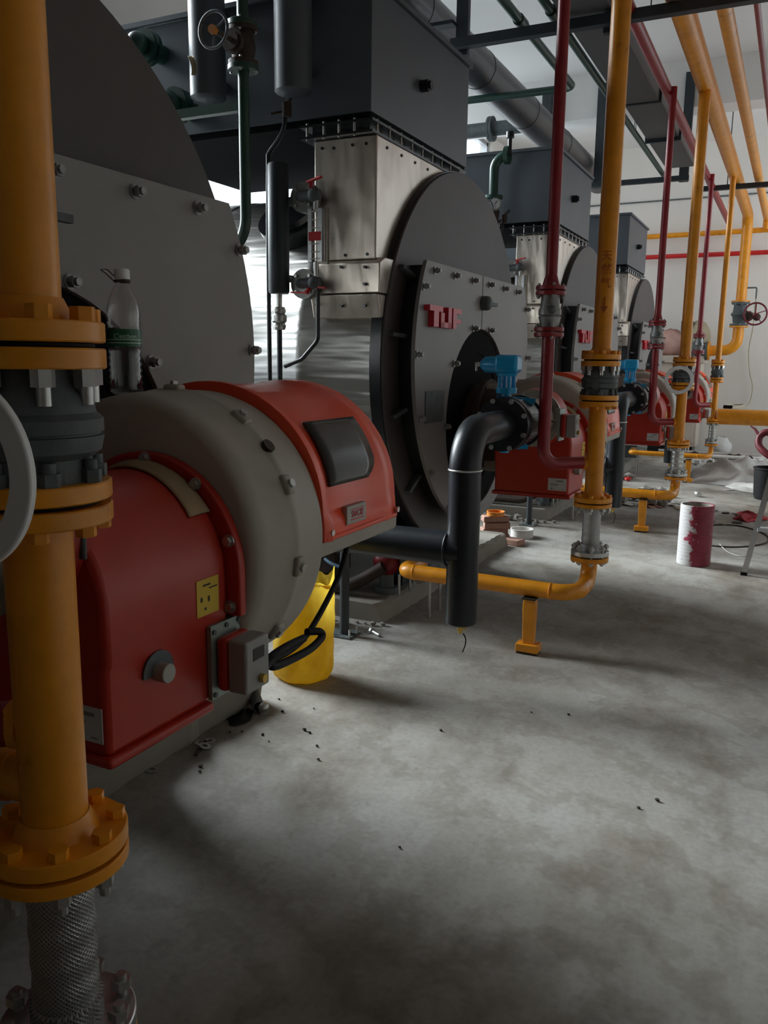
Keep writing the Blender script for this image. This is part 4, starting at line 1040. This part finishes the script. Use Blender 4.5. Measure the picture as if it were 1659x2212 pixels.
pipe_thing('green_pipe', 'dark green ceiling pipe with an elbow, left one of the two thin ones', [(-1.93, -1.2, 3.82), (-1.93, 7.6, 3.82), (-4.2, 7.55, 3.82)], .032, 'green', rad=.09,
           extras=(lambda b: b.cyl((-1.93, 6.0, 3.82), (-1.93, 6.12, 3.82), .04),))
pipe_thing('green_pipe', 'dark green straight ceiling pipe, right one of the two thin ones', [(-1.69, -1.2, 3.84), (-1.72, 11.45, 3.84)], .030, 'green',
           extras=(lambda b: b.cyl((-1.705, 6.0, 3.84), (-1.705, 6.12, 3.84), .04),))
# grey duct / cable trunking in two lengths
t = thing('cable_trunking', 'long flat grey steel trunking beside the red ceiling pipe', 'trunking', (-1.45, 6, 3.8))
MB().box(-1.62, -1.30, -1.2, 8.2, 3.785, 3.98).build('near_length', 'duct', t)
MB().box(-1.62, -1.30, 8.2, 11.0, 3.81, 3.96).build('far_length', 'duct', t)
for y in (1.2, 3.4, 5.6, 8.15, 9.55): MB().box(-1.64, -1.28, y, y + .035, 3.775, 3.985).build('joint_strip', 'frame_steel', t)
MB().torus((-1.63, 8.9, 3.79), (1, 0, 0), .045, .004, 20, 6).build('tie_loop', 'cast', t)

# steel hangers
HANG_LABEL = ['dark steel pipe hanger frame crossing the top of the picture', 'dark steel hanger frame holding the far end of the grey trunking', 'dark steel cross bar under the yellow header near the back wall']
t = thing('pipe_hanger', HANG_LABEL[0], 'hanger', (-1.4, 6.0, 3.7), 'steel pipe hangers')
MB().box(-2.42, .3, 5.97, 6.04, 3.69, 3.755).build('cross_bar', 'frame_steel', t)
for x in (-2.36, -1.31): MB().box(x - .045, x + .045, 6.045, 6.09, 3.66, 5.15).build('hanger_post', 'frame_steel', t)
MB().box(-2.86, -2.40, 5.96, 6.05, 3.85, 3.875).build('bracket_plate', 'frame_steel', t)
for x in (-.9, -.64): MB().torus((x, 5.95, 3.84), (0, 1, 0), .083 if x < -.8 else .055, .006, 30, 6).build('clamp', 'cast', t)
t = thing('pipe_hanger', HANG_LABEL[1], 'hanger', (-2, 11.4, 3.7), 'steel pipe hangers')
MB().box(-2.72, -1.40, 11.37, 11.43, 3.735, 3.795).build('cross_bar', 'frame_steel', t)
for x in (-2.53, -1.47): MB().box(x - .055, x + .055, 11.435, 11.5, 3.735, 5.0).build('hanger_post', 'frame_steel', t)
MB().box(-3.30, -3.18, 11.4, 11.5, 4.05, 4.98).build('hanger_post', 'frame_steel', t)
t = thing('pipe_hanger', HANG_LABEL[2], 'hanger', (-.6, 12.0, 3.7), 'steel pipe hangers')
MB().box(-1.32, .5, 11.97, 12.03, 3.70, 3.76).build('cross_bar', 'frame_steel', t)
for x in (.3,): MB().box(x - .03, x + .03, 11.97, 12.03, 3.76, 5.15).build('hanger_post', 'frame_steel', t)
MB().cyl((-1.0, 12.0, 3.76), (-1.0, 12.0, 5.15), .006, n=8).build('hanger_rod', 'frame_steel', t)
o = MB().cyl((-1.05, 6.02, 3.70), (-1.05, 6.02, 5.15), .004, n=8)
tag(o.build('hanger_wire', 'frame_steel'), 'thin hanging wire between the red and the yellow ceiling pipes', 'wire')
o = MB().tube([(-3.9, 15.58, 4.24), (.5, 15.58, 4.28)], .012, 8)
tag(o.build('wall_cable', 'cast'), 'thin dark cable along the white back wall', 'cable')

# ---------------------------------------------------------------- back wall valve station
t = thing('wall_valve', 'grey gate valve with red handwheel on the thick yellow pipe at the back wall', 'valve', (-.9, 15.0, 2.1))
MB().lathe([(0, 0), (0, .14), (.03, .14), (.03, .095), (.14, .11), (.17, .135), (.19, .135), (.22, .11), (.34, .095), (.34, .14), (.37, .14), (.37, 0)], (-.9, 15.0, 2.125), (0, 0, 1), 32).build('body', 'cast', t)
for zz in (2.10, 2.46): bolts_v(t, zz - .005, zz + .06, .12, 8, .2, .009, -.9, 15.0, nut=.018)
MB().cyl((-.9, 15.0, 2.30), (-.74, 14.95, 2.29), .06).sphere((-.76, 14.93, 2.265), .075, 18).sphere((-.64, 14.93, 2.255), .06, 16).build('operator', 'rust', t, merge=False)
hw = MB().torus((-.66, 14.82, 2.30), (.1, 1, 0), .17, .014, 48, 10)
for q in range(5):
    a = .3 + q * 2 * PI / 5; hw.bar((-.66, 14.82, 2.30), (-.66 + .17 * math.cos(a), 14.82 - .017 * math.cos(a), 2.30 + .17 * math.sin(a)), .018, .012)
hw.cyl((-.65, 14.95, 2.27), (-.66, 14.81, 2.30), .02)
hw.build('handwheel', 'maroon', t, 'thin maroon handwheel', merge=False)
t = thing('gas_inlet_bend', 'yellow bend below the red handwheel valve at the back wall', 'pipe', (-.9, 15.0, 1.7))
MB().tube(fillet([(-.9, 15.0, 2.10), (-.9, 15.0, 1.74), (-1.32, 15.0, 1.72)], .20, 12), .085, 32).build('bend', 'yellow', t)
MB().cyl((-.9, 15.0, 2.095), (-.9, 15.0, 2.12), .145).build('flange', 'yellow', t)
MB().cyl((-1.31, 15.0, 1.72), (-1.34, 15.0, 1.72), .155).build('flange', 'yellow', t)
t = thing('check_valve', 'grey round valve bolted to the left end of the yellow wall bend', 'valve', (-1.45, 15.0, 1.55))
MB().lathe([(0, 0), (0, .155), (.03, .155), (.03, .11), (.20, .11), (.20, .155), (.23, .155), (.23, 0)], (-1.345, 15.0, 1.72), (-1, 0, 0), 32).build('body', 'cast', t)
for q in range(8):
    a = 2 * PI * q / 8; MB().cyl((-1.30, 15.0 + .13 * math.cos(a), 1.72 + .13 * math.sin(a)), (-1.60, 15.0 + .13 * math.cos(a), 1.72 + .13 * math.sin(a)), .009, n=8).build('stud', 'zinc', t)
o = MB().tube(fillet([(-.84, 15.0, 2.72), (-.68, 15.0, 2.72), (-.68, 15.0, 2.55)], .02, 4), .012, 8)
tag(o.build('gauge_pipe', 'cast'), 'thin bent tube sticking out above the red handwheel', 'pipe')
o = MB().tube(smooth_path([(-.68, 15.0, 2.55), (-.70, 15.3, 2.1), (-.74, 15.5, 1.75), (-.70, 15.5, 1.4), (-.63, 15.5, 1.1), (-.70, 15.4, .80), (-.95, 14.5, .86), (-.60, 12.5, .96), (-.66, 11.76, .955), (-.74, 11.68, .955)], 8), .008, 8)
tag(o.build('hanging_cord', 'cream_sack'), 'thin pale cord hanging down the back wall to the yellow floor-level pipe', 'cord')
o = MB().box(-.80, -.69, 11.62, 11.70, .943, .985)
tag(o.build('cable_plug', 'rubber', bevel=.008), 'small black plug lying on the thick low yellow pipe', 'plug')
t = thing('gas_supply_pipe', 'thick low yellow pipe entering from the right edge with red marks', 'pipe', (-.3, 11.66, .84))
MB().tube([(-.86, 11.60, .84), (2.2, 11.68, .84)], .10, 36).build('pipe', 'yellow', t)
for x, w in ((-.52, .12), (-.30, .16)):
    MB().box(x, x + w, 11.505, 11.512, .845, .862).build('marking', 'ink_red', t) if False else None
def on_low(u, v, x, w):
    a = -.15 + .3 * v
    return (x + w * u, 11.61 + .026 * (x + .86) - .1012 * math.cos(a), .845 + .1012 * math.sin(a))
for x, w in ((-.55, .13), (-.32, .17)):
    MB().grid(lambda u, v, x=x, w=w: on_low(u, .35 + v * .3, x, w), 4, 3).build('marking', 'ink_red', t, 'faded red stencil marks')

# ================================================================ loose things
# water bottle on the nearest burner drum
bx, by = -1.49, 1.60
bz = BZ + math.sqrt(.362 ** 2 - (bx - BX + .028) ** 2) - .004
t = thing('water_bottle', 'clear empty plastic water bottle with white cap and green label', 'bottle', (bx, by, bz))
K_ = 1.25
pr = [(0, 0), (.001, .024), (.006, .031)]
z = .012
while z < .085: pr += [(z, .0325), (z + .006, .0295)]; z += .012
pr += [(.092, .032), (.128, .032), (.132, .030), (.138, .0325), (.146, .031), (.152, .0325), (.165, .0315), (.185, .027), (.205, .018), (.214, .0125), (.224, .012)]
MB().lathe([(q * K_, r * K_) for q, r in pr], (bx, by, bz), (0, 0, 1), 40).build('bottle_body', 'pet', t, angle=60)
MB().lathe([(.094 * K_, .0328 * K_), (.127 * K_, .0328 * K_)], (bx, by, bz), (0, 0, 1), 40).build('label', 'green_label', t, 'green paper label')
lb = [c for c in bpy.data.objects if c.parent == t and c.name.startswith('label')][0]
vs, fs = text_mesh("C'estbon", .016, .0)
if vs:
    d0 = math.atan2(-by, -bx + 0)      # towards the aisle
    d0 = math.atan2(0 - by, 0 - bx) + .05
    vv = [(bx + .0413 * math.cos(d0 + v.x / .0413), by + .0413 * math.sin(d0 + v.x / .0413), bz + .113 * K_ + v.y) for v in vs]
    MB().add(vv, fs).build('lettering', 'green_light', lb, merge=False)
for zz in (.100, .106): MB().lathe([(zz * K_, .0330 * K_), ((zz + .0015) * K_, .0330 * K_)], (bx, by, bz), (0, 0, 1), 40).build('label_line', 'green_light', lb)
MB().lathe([(q * K_, r * K_) for q, r in ((.222, .0145), (.224, .015), (.239, .0148), (.241, .0135), (.241, 0))], (bx, by, bz), (0, 0, 1), 32).build('cap', 'white_plastic', t, 'white screw cap')
MB().lathe([(q * K_, r * K_) for q, r in ((.216, .0125), (.216, .0155), (.2205, .0155), (.2205, .0125))], (bx, by, bz), (0, 0, 1), 32).tube([(bx + dx * K_, by + dy * K_, bz + dz * K_) for dx, dy, dz in ((-.014, -.006, .218), (-.028, -.012, .232), (-.038, -.016, .240), (-.034, -.004, .242), (-.022, .004, .228), (-.012, .008, .218))], .0014, 6).build('carry_loop', 'rust', t, 'thin dark carry loop', merge=False)

# cardboard on the burner casings
def cardboard(oy, label):
    def fn(u, v):
        a = PI * (.62 - .42 * u); rr = .231 + .010 * v * math.sin(3 * u + 1) + .012 * u * u * v
        return (-1.328 + rr * math.cos(a), 5.02 + .035 * v - .03 * u * (1 - v) + oy, 1.025 + rr * math.sin(a) + .004)
    o = MB().grid(fn, 16, 6).build('cardboard_strip', 'cardboard', base=(-1.33, 5.0 + oy, 1.24))
    o.modifiers.new('thickness', 'SOLIDIFY').thickness = .004
    return tag(o, label, 'cardboard', 'cardboard strips')
cardboard(-S, 'tan cardboard strip on top of the nearest red burner casing')
cardboard(0, 'crumpled tan cardboard on the second red burner casing, right of the red pipe')

# yellow sack
def sack(u, v):
    a = 2 * PI * u; z = .50 * v
    fl = 1 - .07 * v + .06 * math.sin(v * PI)
    rx, ry = .148 * fl, .115 * fl * (1 - .35 * v ** 3)
    if v < .12: k_ = math.sqrt(max(0, 1 - ((.12 - v) / .12) ** 2)); rx *= .72 + .28 * k_; ry *= .72 + .28 * k_
    w = 1 + .035 * math.sin(3 * a + 4 * v) + .03 * math.sin(7 * a - 9 * v) + .012 * math.sin(13 * a + 20 * v) + .05 * max(0, v - .85) / .15 * math.sin(5 * a)
    zz = z + (.035 * math.sin(2 * a + .6) + .022 * math.sin(5 * a) if v > .97 else 0)
    return (-1.985 + rx * w * math.cos(a) + .025 * v - .02, 3.24 + ry * w * math.sin(a) + .03 * v, zz)
b = MB().grid(sack, 64, 40)
b.add([(-1.97, 3.24, .004)] + [sack(i / 64, 0) for i in range(64)], [(0, i + 1, (i + 1) % 64 + 1) for i in range(64)])
so = b.build('yellow_sack', 'sack', base=(-1.95, 3.24, 0), angle=70)
tag(so, 'yellow woven sack standing open on the floor beside the nearest burner', 'sack')
t = thing('burner_cable', 'black cable looping from under the motor hood to the junction box', 'cable', (-1.15, 1.9, .7))
cp = [(-1.2, 2.228, 1.0), (-1.2, 2.224, .953), (-1.2, 2.174, .861), (-1.18, 2.04, .789), (-1.16, 1.903, .741), (-1.12, 1.75, .752), (-1.10, 1.65, .767), (-1.06, 1.561, .786), (-1.045, 1.502, .80)]
MB().tube(smooth_path(cp, 8), .0085, 12).build('cable', 'rubber', t)
lp = [(-1.16, 1.91, .752), (-1.146, 1.955, .742), (-1.14, 1.958, .726), (-1.125, 1.88, .722), (-1.115, 1.79, .728), (-1.10, 1.67, .745), (-1.10, 1.635, .758), (-1.11, 1.65, .768), (-1.12, 1.74, .768), (-1.14, 1.86, .752)]
MB().tube(smooth_path(lp, 8), .011, 12).build('loop', 'rubber', t)

# red and white pail (open tube), ladder, bucket with hose
b = MB().lathe([(0, 0), (0, .118), (.004, .122), (.455, .122), (.46, .121), (.46, .112), (.452, .1115), (.452, .111), (.02, .1105), (.02, 0)], (-.575, 6.62, 0), (0, 0, 1), 48)
for i in range(16): b.torus((-.575, 6.62, .03 + .027 * i), (0, 0, 1), .1222, .0015, 48, 6)
pl_ = b.build('paint_pail', 'pail', base=(-.575, 6.62, 0), merge=False)
MB().lathe([(.455, .1108), (.022, .110), (.022, 0)], (-.575, 6.62, 0), (0, 0, 1), 48).build('lining', 'rubble', pl_, 'grey inside of the pail')
tag(pl_, 'tall white pail smeared with red paint on the open floor', 'pail')
t = thing('step_ladder', 'aluminium ladder leg leaning in from the right edge', 'ladder', (-.1, 6.3, 0))
MB().bar((-.205, 6.42, .02), (.10, 6.05, 1.9), .038, .02).build('rail', 'alum', t)
MB().bar((.215, 6.55, .02), (.36, 6.15, 1.9), .055, .022).build('rail', 'alum', t)
for q in (.18, .36, .54, .72, .9):
    a = Vector((-.205, 6.42, .02)).lerp(Vector((.10, 6.05, 1.9)), q); c = Vector((.215, 6.55, .02)).lerp(Vector((.36, 6.15, 1.9)), q)
    MB().bar(a, c, .06, .025).build('tread', 'alum', t)
for p in ((-.207, 6.422, 0), (.214, 6.552, 0)): MB().box(p[0] - .022, p[0] + .022, p[1] - .018, p[1] + .018, 0, .022).build('foot', 'rubber', t)
t = thing('black_bucket', 'black bucket at the right edge, maroon hose stuffed in it', 'bucket', (-.13, 10.35, 0))
MB().lathe([(0, 0), (0, .17), (.05, .185), (.34, .20), (.345, .21), (.36, .21), (.36, .185), (.30, .18), (.30, 0)], (-.13, 10.35, 0), (0, 0, 1), 40).build('tub', 'bucket', t)
t = thing('maroon_hose', 'maroon hose curling up out of the black bucket', 'hose', (-.13, 10.35, .34))
MB().tube(smooth_path([(-.05, 10.35, .33), (-.12, 10.3, .46), (-.22, 10.32, .52), (-.30, 10.38, .60), (-.30, 10.42, .70), (-.22, 10.42, .75), (-.12, 10.40, .66), (-.08, 10.40, .5), (-.10, 10.40, .33)], 8), .04, 16).build('hose', 'maroon', t)
MB().tube([(-.30, 10.40, .70), (-.36, 10.44, .78), (-.41, 10.46, .81)], [.02, .015, .008], 8).build('frayed_end', 'maroon', t)

# bricks, cans by the second plinth
def brick(x, y, z, a, label):
    c, s = math.cos(a), math.sin(a)
    o = MB().obox((x, y, z + .0255), (.22, .11, .050), ((c, s, 0), (-s, c, 0), (0, 0, 1))).build('brick', 'brick', bevel=.007)
    return tag(o, label, 'brick', 'bricks by the plinth edge')
names = ['lowest brick of the small stack beside the second plinth', 'second brick from the floor in the small stack by the plinth', 'third brick from the floor in the small stack by the plinth', 'top brick of the small stack carrying the orange can']
for i in range(4): brick(-2.19 + (.018, -.012, .015, -.006)[i], 6.70 + (-.012, .01, -.004, .008)[i], .0 + .0525 * i, (.42, .62, .45, .58)[i], names[i])
brick(-2.02, 6.60, 0, -.3, 'loose pink brick lying on the floor right of the brick stack')
b = MB().lathe([(0, 0), (0, .075), (.03, .075), (.032, .078), (.036, .078), (.036, .068), (.012, .066), (.012, 0)], (-2.19, 6.70, .212), (0, 0, 1), 32)
tag(b.build('orange_can', 'orange'), 'open orange-painted can on top of the brick stack', 'can')
b = MB().lathe([(0, 0), (0, .098), (.065, .098), (.068, .102), (.073, .102), (.073, .092), (.02, .09), (.02, 0)], (-2.02, 6.93, 0), (0, 0, 1), 32)
tag(b.build('tin_can', 'white_sheet'), 'pale open tin can on the floor behind the loose brick', 'can')
b = MB().lathe([(0, 0), (0, .07), (.12, .07), (.125, .055), (.17, .04), (.17, 0)], (-2.42, 6.15, .11), (0, 0, 1), 24)
tag(b.build('grey_tin', 'galv'), 'small grey tin on the plinth left of the thick black pipe', 'can')

# pipe offcut, rag, washers, bolts near the nearest plinth corner
t = thing('pipe_offcut', 'short grey pipe offcut leaning at the plinth edge below the junction box', 'pipe', (-2.0, 2.87, 0))
MB().ring((-2.075, 2.93, .062), (-1.945, 2.80, .030), .021, .026, 24).build('tube', 'cast', t)
MB().cyl((-2.09, 2.93, .075), (-2.07, 2.91, .07), .021).build('inner_shadow_plug', 'black_rough', t) if False else None
b = MB().grid(lambda u, v: (-2.05 + .10 * u + .02 * math.sin(5 * v), 2.66 + .17 * v + .02 * math.sin(6 * u), .004 + .014 * max(0, math.sin(PI * u)) * max(0, math.sin(PI * v)) * (1 + .6 * math.sin(9 * u + 5 * v))), 14, 14)
o = b.build('dark_rag', 'rubber', angle=70); tag(o, 'dark crumpled rag on the floor under the grey pipe offcut', 'rag')
b = MB().sphere((-1.93, 2.815, .026), .026, 14, (1, 1, .9)).cyl((-1.93, 2.815, .0), (-1.93, 2.815, .01), .022)
tag(b.build('foil_ball', 'zinc', merge=False), 'shiny crumpled foil ball beside the grey pipe offcut', 'foil')
def washer(x, y, label, tilt=0.0, z=.002):
    n = Vector((tilt, tilt * .5, 1)).normalized(); c = Vector((x, y, z + abs(tilt) * .018))
    tag(MB().ring(c - n * .0015, c + n * .0015, .011, .024, 28).build('washer', 'zinc'), label, 'washer', 'steel washers on the floor')
washer(-1.985, 2.46, 'left steel washer of the overlapping pair on the floor'); washer(-1.945, 2.435, 'right steel washer of the overlapping pair on the floor', .25, .004)
washer(-1.965, 2.49, 'rearmost washer of the small cluster near the plinth'); washer(-2.005, 2.20, 'single steel washer lying alone near the plinth')
o = MB().cyl((-1.945, 2.40, .005), (-1.93, 2.36, .005), .005, n=8).cyl((-1.946, 2.403, .006), (-1.948, 2.408, .006), .009, n=6)
tag(o.build('screw', 'rust', merge=False), 'dark screw next to the washer pair', 'screw')
o = MB().cyl((-1.99, 3.98, .012), (-1.93, 3.945, .010), .010, n=12).cyl((-2.005, 3.99, .016), (-1.99, 3.98, .016), .017, n=6)
tag(o.build('hex_bolt', 'zinc', merge=False), 'long steel bolt lying on the floor right of the black post', 'bolt')
o = MB().ring((-2.03, 3.97, 0), (-2.03, 3.97, .004), .012, .026, 24)
tag(o.build('washer', 'zinc'), 'flat steel washer beside the long bolt near the black post', 'washer', 'steel washers on the floor')
# fragments of debris
def chunk(x, y, s, mat='rubble', z=0):
    r = random.Random(int(x * 1000) * 7 + int(y * 1000)); vs = []
    b = MB().sphere((x, y, 0), s, 7, (1, .75, .55))
    b.v = [Vector((x, y, 0)) + (p - Vector((x, y, 0))) * r.uniform(.7, 1.25) for p in b.v]
    lo = min(p.z for p in b.v)
    for p in b.v: p.z += z - lo
    return b
def chips(name, mat, label, cat, group, spots):
    for x, y, s in spots: tag(chunk(x, y, s, mat).build(name, mat, angle=15), label, cat, group)
chips('black_crumb', 'rubber', 'tiny black crumb on the concrete floor near the yellow sack', 'crumb', 'black crumbs near the sack',
      [(-1.72 + rnd.uniform(-.25, .25), 2.78 + rnd.uniform(-.22, .25), rnd.uniform(.004, .010)) for i in range(12)])
chips('dark_crumb', 'rust', 'small dark crumb scattered on the open concrete floor', 'crumb', 'dark crumbs on the open floor',
      [(-1.50, 2.55, .008), (-.98, 2.165, .006), (-.30, 2.83, .010), (-.35, 2.75, .008), (-1.18, 3.0, .008), (-.75, 3.4, .008), (-.9, 3.35, .006), (-1.86, 2.30, .010), (-1.84, 2.27, .008)])
chips('rubble_chunk', 'rubble', 'grey rubble chunk on the floor behind the second yellow pipe stand', 'rubble', 'rubble behind the second yellow stand',
      [(-1.42 + rnd.uniform(-.22, .35), 9.45 + rnd.uniform(-.35, .5), rnd.uniform(.03, .10)) for i in range(22)])
chips('rubble_chunk', 'rubble', 'small rubble chunk along the chipped end of the third plinth', 'rubble', 'rubble along the third plinth',
      [(-2.6 + .06 * i + rnd.uniform(-.02, .02), 7.66 + rnd.uniform(-.05, .05), rnd.uniform(.025, .05)) for i in range(12)])
chips('rubble_chunk', 'rubble', 'small crumbled chunk at the end of the plinth behind the yellow sack', 'rubble', 'crumbs at the second plinth end',
      [(-2.55 + .05 * i, 4.10 + rnd.uniform(-.04, .04), rnd.uniform(.012, .025)) for i in range(12)])
chips('rubble_chunk', 'rubble', 'dusty chunk in the gap below the third burner', 'rubble', 'rubble under the third burner',
      [(-2.3 + rnd.uniform(-.4, .5), 10.7 + rnd.uniform(-.3, .5), rnd.uniform(.03, .08)) for i in range(14)])
chips('rubbish_scrap', 'white_sheet', 'pale scrap in the rubbish strewn along the back wall', 'scrap', 'pale scraps along the back wall',
      [(-1.0 + rnd.uniform(-.5, 1.0), 13.8 + rnd.uniform(-.5, .8), rnd.uniform(.04, .11)) for i in range(26)])
chips('rubbish_scrap', 'rust', 'dark scrap in the rubbish strewn along the back wall', 'scrap', 'dark scraps along the back wall',
      [(-1.0 + rnd.uniform(-.6, 1.0), 13.8 + rnd.uniform(-.5, .8), rnd.uniform(.04, .08)) for i in range(14)])
def crumple(name, mat, label, cat, x0, x1, y0, y1, h, seed, thick=.002, nx=26, ny=22, zb=0):
    r = random.Random(seed); ph = [r.uniform(0, 6) for _ in range(8)]
    def fn(u, v):
        e = max(0, math.sin(PI * u)) ** .5 * max(0, math.sin(PI * v)) ** .5
        z = .006 + h * e * (.45 + .30 * math.sin(7 * u + ph[0] + 3 * v) * math.sin(6 * v + ph[1]) + .18 * math.sin(15 * u + ph[2]) * math.sin(13 * v + ph[3]) + .10 * math.sin(27 * u + 20 * v + ph[4]))
        return (x0 + (x1 - x0) * u + .05 * math.sin(9 * v + ph[5]), y0 + (y1 - y0) * v + .05 * math.sin(8 * u + ph[6]), max(.004, z) + zb)
    o = MB().grid(fn, nx, ny).build(name, mat, base=((x0 + x1) / 2, (y0 + y1) / 2, zb), angle=60)
    o.modifiers.new('thickness', 'SOLIDIFY').thickness = thick
    return tag(o, label, cat)
crumple('plastic_sheet', 'film', 'crumpled translucent plastic sheet heaped on the floor toward the back wall', 'plastic sheet', -1.15, -.05, 11.2, 13.2, .34, 3)
crumple('white_sheet', 'white_sheet', 'flat white sheet edge lying in front of the crumpled plastic heap', 'plastic sheet', -.62, .05, 10.75, 11.35, .09, 5)
crumple('plastic_film', 'film', 'clear crumpled plastic film on the third plinth under the red burner box', 'plastic sheet', -2.6, -2.1, 8.0, 8.5, .20, 8, zb=.112)
crumple('red_rag', 'rag', 'red cloth lying on the floor left of the ladder leg', 'rag', -.38, -.16, 8.7, 9.1, .09, 11, .006, 14, 12)
crumple('red_scrap', 'brick', 'orange-red scrap in front of the rubble heap', 'scrap', -1.36, -1.16, 9.05, 9.25, .06, 12, .006, 10, 10)
crumple('white_scrap', 'white_sheet', 'pale flat scrap right of the orange-red scrap', 'scrap', -1.14, -.92, 9.2, 9.4, .05, 13, .006, 10, 10)
crumple('dark_sheet', 'rust', 'dark dusty heap in the gap behind the third plinth', 'rubbish', -2.9, -1.9, 10.35, 10.9, .22, 14, .006)
b = MB().sphere((-1.02, 14.85, .14), .17, 20, (1.0, .8, 1.15))
r_ = random.Random(5)
b.v = [p + Vector((r_.uniform(-.025, .025), r_.uniform(-.02, .02), r_.uniform(-.02, .02))) for p in b.v]
for p in b.v: p.z = max(0, p.z)
tag(b.build('white_sack', 'white_sheet', angle=60), 'white bag slumped against the back wall beside the farthest hose', 'sack')
for lab, x0, x1, y, z in (('upper grey conduit lying across the floor by the back wall', -1.95, .9, 14.55, .05), ('lower white conduit lying across the floor by the back wall', -1.75, .6, 14.35, .035)):
    tag(MB().tube([(x0, y, z), (x1, y + .12, z)], z, 16).build('loose_conduit', 'galv' if z > .04 else 'white_sheet'), lab, 'pipe', 'loose conduits on the floor')
o = MB().cyl((-.905, 10.15, .03), (-.87, 10.09, .03), .03, n=20).cyl((-.905, 10.15, .03), (-.912, 10.162, .03), .018, n=16)  # loose metal pipe cap, not a length of tube
tag(o.build('metal_cap', 'galv', merge=False), 'small metal cap alone on the floor between pail and plastic sheet', 'pipe cap')
tag(MB().tube(smooth_path([(-.72, 7.55, .006), (-.55, 7.35, .006), (-.30, 7.4, .006), (-.10, 7.7, .006), (-.12, 8.1, .006), (-.35, 8.4, .006), (-.6, 8.3, .006), (-.74, 7.95, .006), (-.72, 7.6, .008)], 8), .006, 8).build('wire_coil', 'rust'), 'thin dark wire loop on the floor behind the pail', 'wire')
tag(MB().tube(smooth_path([(-.45, 7.45, .005), (-.36, 7.15, .005), (-.25, 7.05, .005), (-.18, 7.12, .005)], 8), .004, 8).build('loose_string', 'white_sheet'), 'short white cord on the floor right of the pail', 'cord')
tag(chunk(-1.83, 11.0, .05).build('plastic_scrap', 'red_plastic', angle=25), 'small bright red plastic piece on the floor under the third burner', 'scrap')
# cabinet and sacks at the back wall
t = thing('back_cabinet', 'cream metal cabinet at the back wall behind the farthest burner', 'cabinet', (-1.85, 15.2, 0))
MB().box(-2.25, -1.42, 14.95, 15.5, .12, 1.52).build('body', 'cream_metal', t, bevel=.01)
MB().box(-2.2, -1.85, 14.93, 14.95, .2, 1.42).build('door', 'cream_metal', t, bevel=.004)
MB().box(-1.82, -1.47, 14.93, 14.95, .2, 1.42).build('door', 'cream_metal', t, bevel=.004)
MB().box(-2.2, -1.47, 15.0, 15.45, 0, .12).build('plinth_base', 'black', t)
MB().box(-2.3, -1.38, 14.9, 15.52, 1.52, 1.64).build('top_board', 'cream_metal', t, bevel=.006)
def lump(name, mat, c, r, sc, label):
    rr = random.Random(int(c[0] * 100)); b = MB().sphere(c, r, 18, sc)
    b.v = [p + Vector((rr.uniform(-.02, .02), rr.uniform(-.02, .02), rr.uniform(-.025, .025))) for p in b.v]
    zmin = c[2] - r * sc[2] * .75
    for p in b.v: p.z = max(p.z, zmin)
    tag(b.build(name, mat, angle=60), label, 'sack')
lump('pink_sack', 'pink_sack', (-1.98, 15.2, 1.83), .26, (1.25, .8, .95), 'pink woven sack piled on the cream cabinet')
lump('cream_sack', 'cream_sack', (-1.52, 15.2, 1.89), .26, (.75, .8, 1.25), 'cream woven sack standing on the cream cabinet, right of the pink one')
tag(MB().box(-1.80, -1.62, 15.05, 15.3, 2.04, 2.22).build('dark_tin', 'rubber', bevel=.02), 'small black box on top of the sacks at the back wall', 'box')
# outdoor ground seen only as light behind the window glass is left to the sky

def flake(x, y, sx, sy, a, mat, label, cat, group, tilt=.15):
    c, q = math.cos(a), math.sin(a); r = random.Random(int(abs(x * 977 + y * 313) * 100))
    poly = [(math.cos(t) * sx * r.uniform(.6, 1), math.sin(t) * sy * r.uniform(.6, 1)) for t in [i * 2 * PI / 7 for i in range(7)]]
    vs = [(x + c * u - q * v, y + q * u + c * v, .004 + tilt * (u + sx) * .5) for u, v in poly]
    vs += [(p[0], p[1], p[2] + .006) for p in vs]
    fs = [tuple(range(6, -1, -1)), tuple(range(7, 14))] + [(i, (i + 1) % 7, 7 + (i + 1) % 7, 7 + i) for i in range(7)]
    tag(MB().add(vs, fs).build('board_scrap', mat), label, cat, group)
for i in range(9):
    flake(-1.55 + rnd.uniform(-.12, .6), 9.3 + rnd.uniform(-.3, .4), rnd.uniform(.05, .12), rnd.uniform(.03, .08), rnd.uniform(0, 3), ('white_sheet', 'cardboard', 'rubble')[i % 3], 'flat broken board scrap around the rubble behind the second yellow stand', 'scrap', 'board scraps by the rubble')
for i in range(8):
    flake(-.45 + rnd.uniform(-.25, .35), 8.9 + rnd.uniform(-.5, .4), rnd.uniform(.04, .09), rnd.uniform(.03, .06), rnd.uniform(0, 3), ('rust', 'rubble')[i % 2], 'dusty flat scrap around the red cloth', 'scrap', 'dusty scraps by the red cloth', .08)
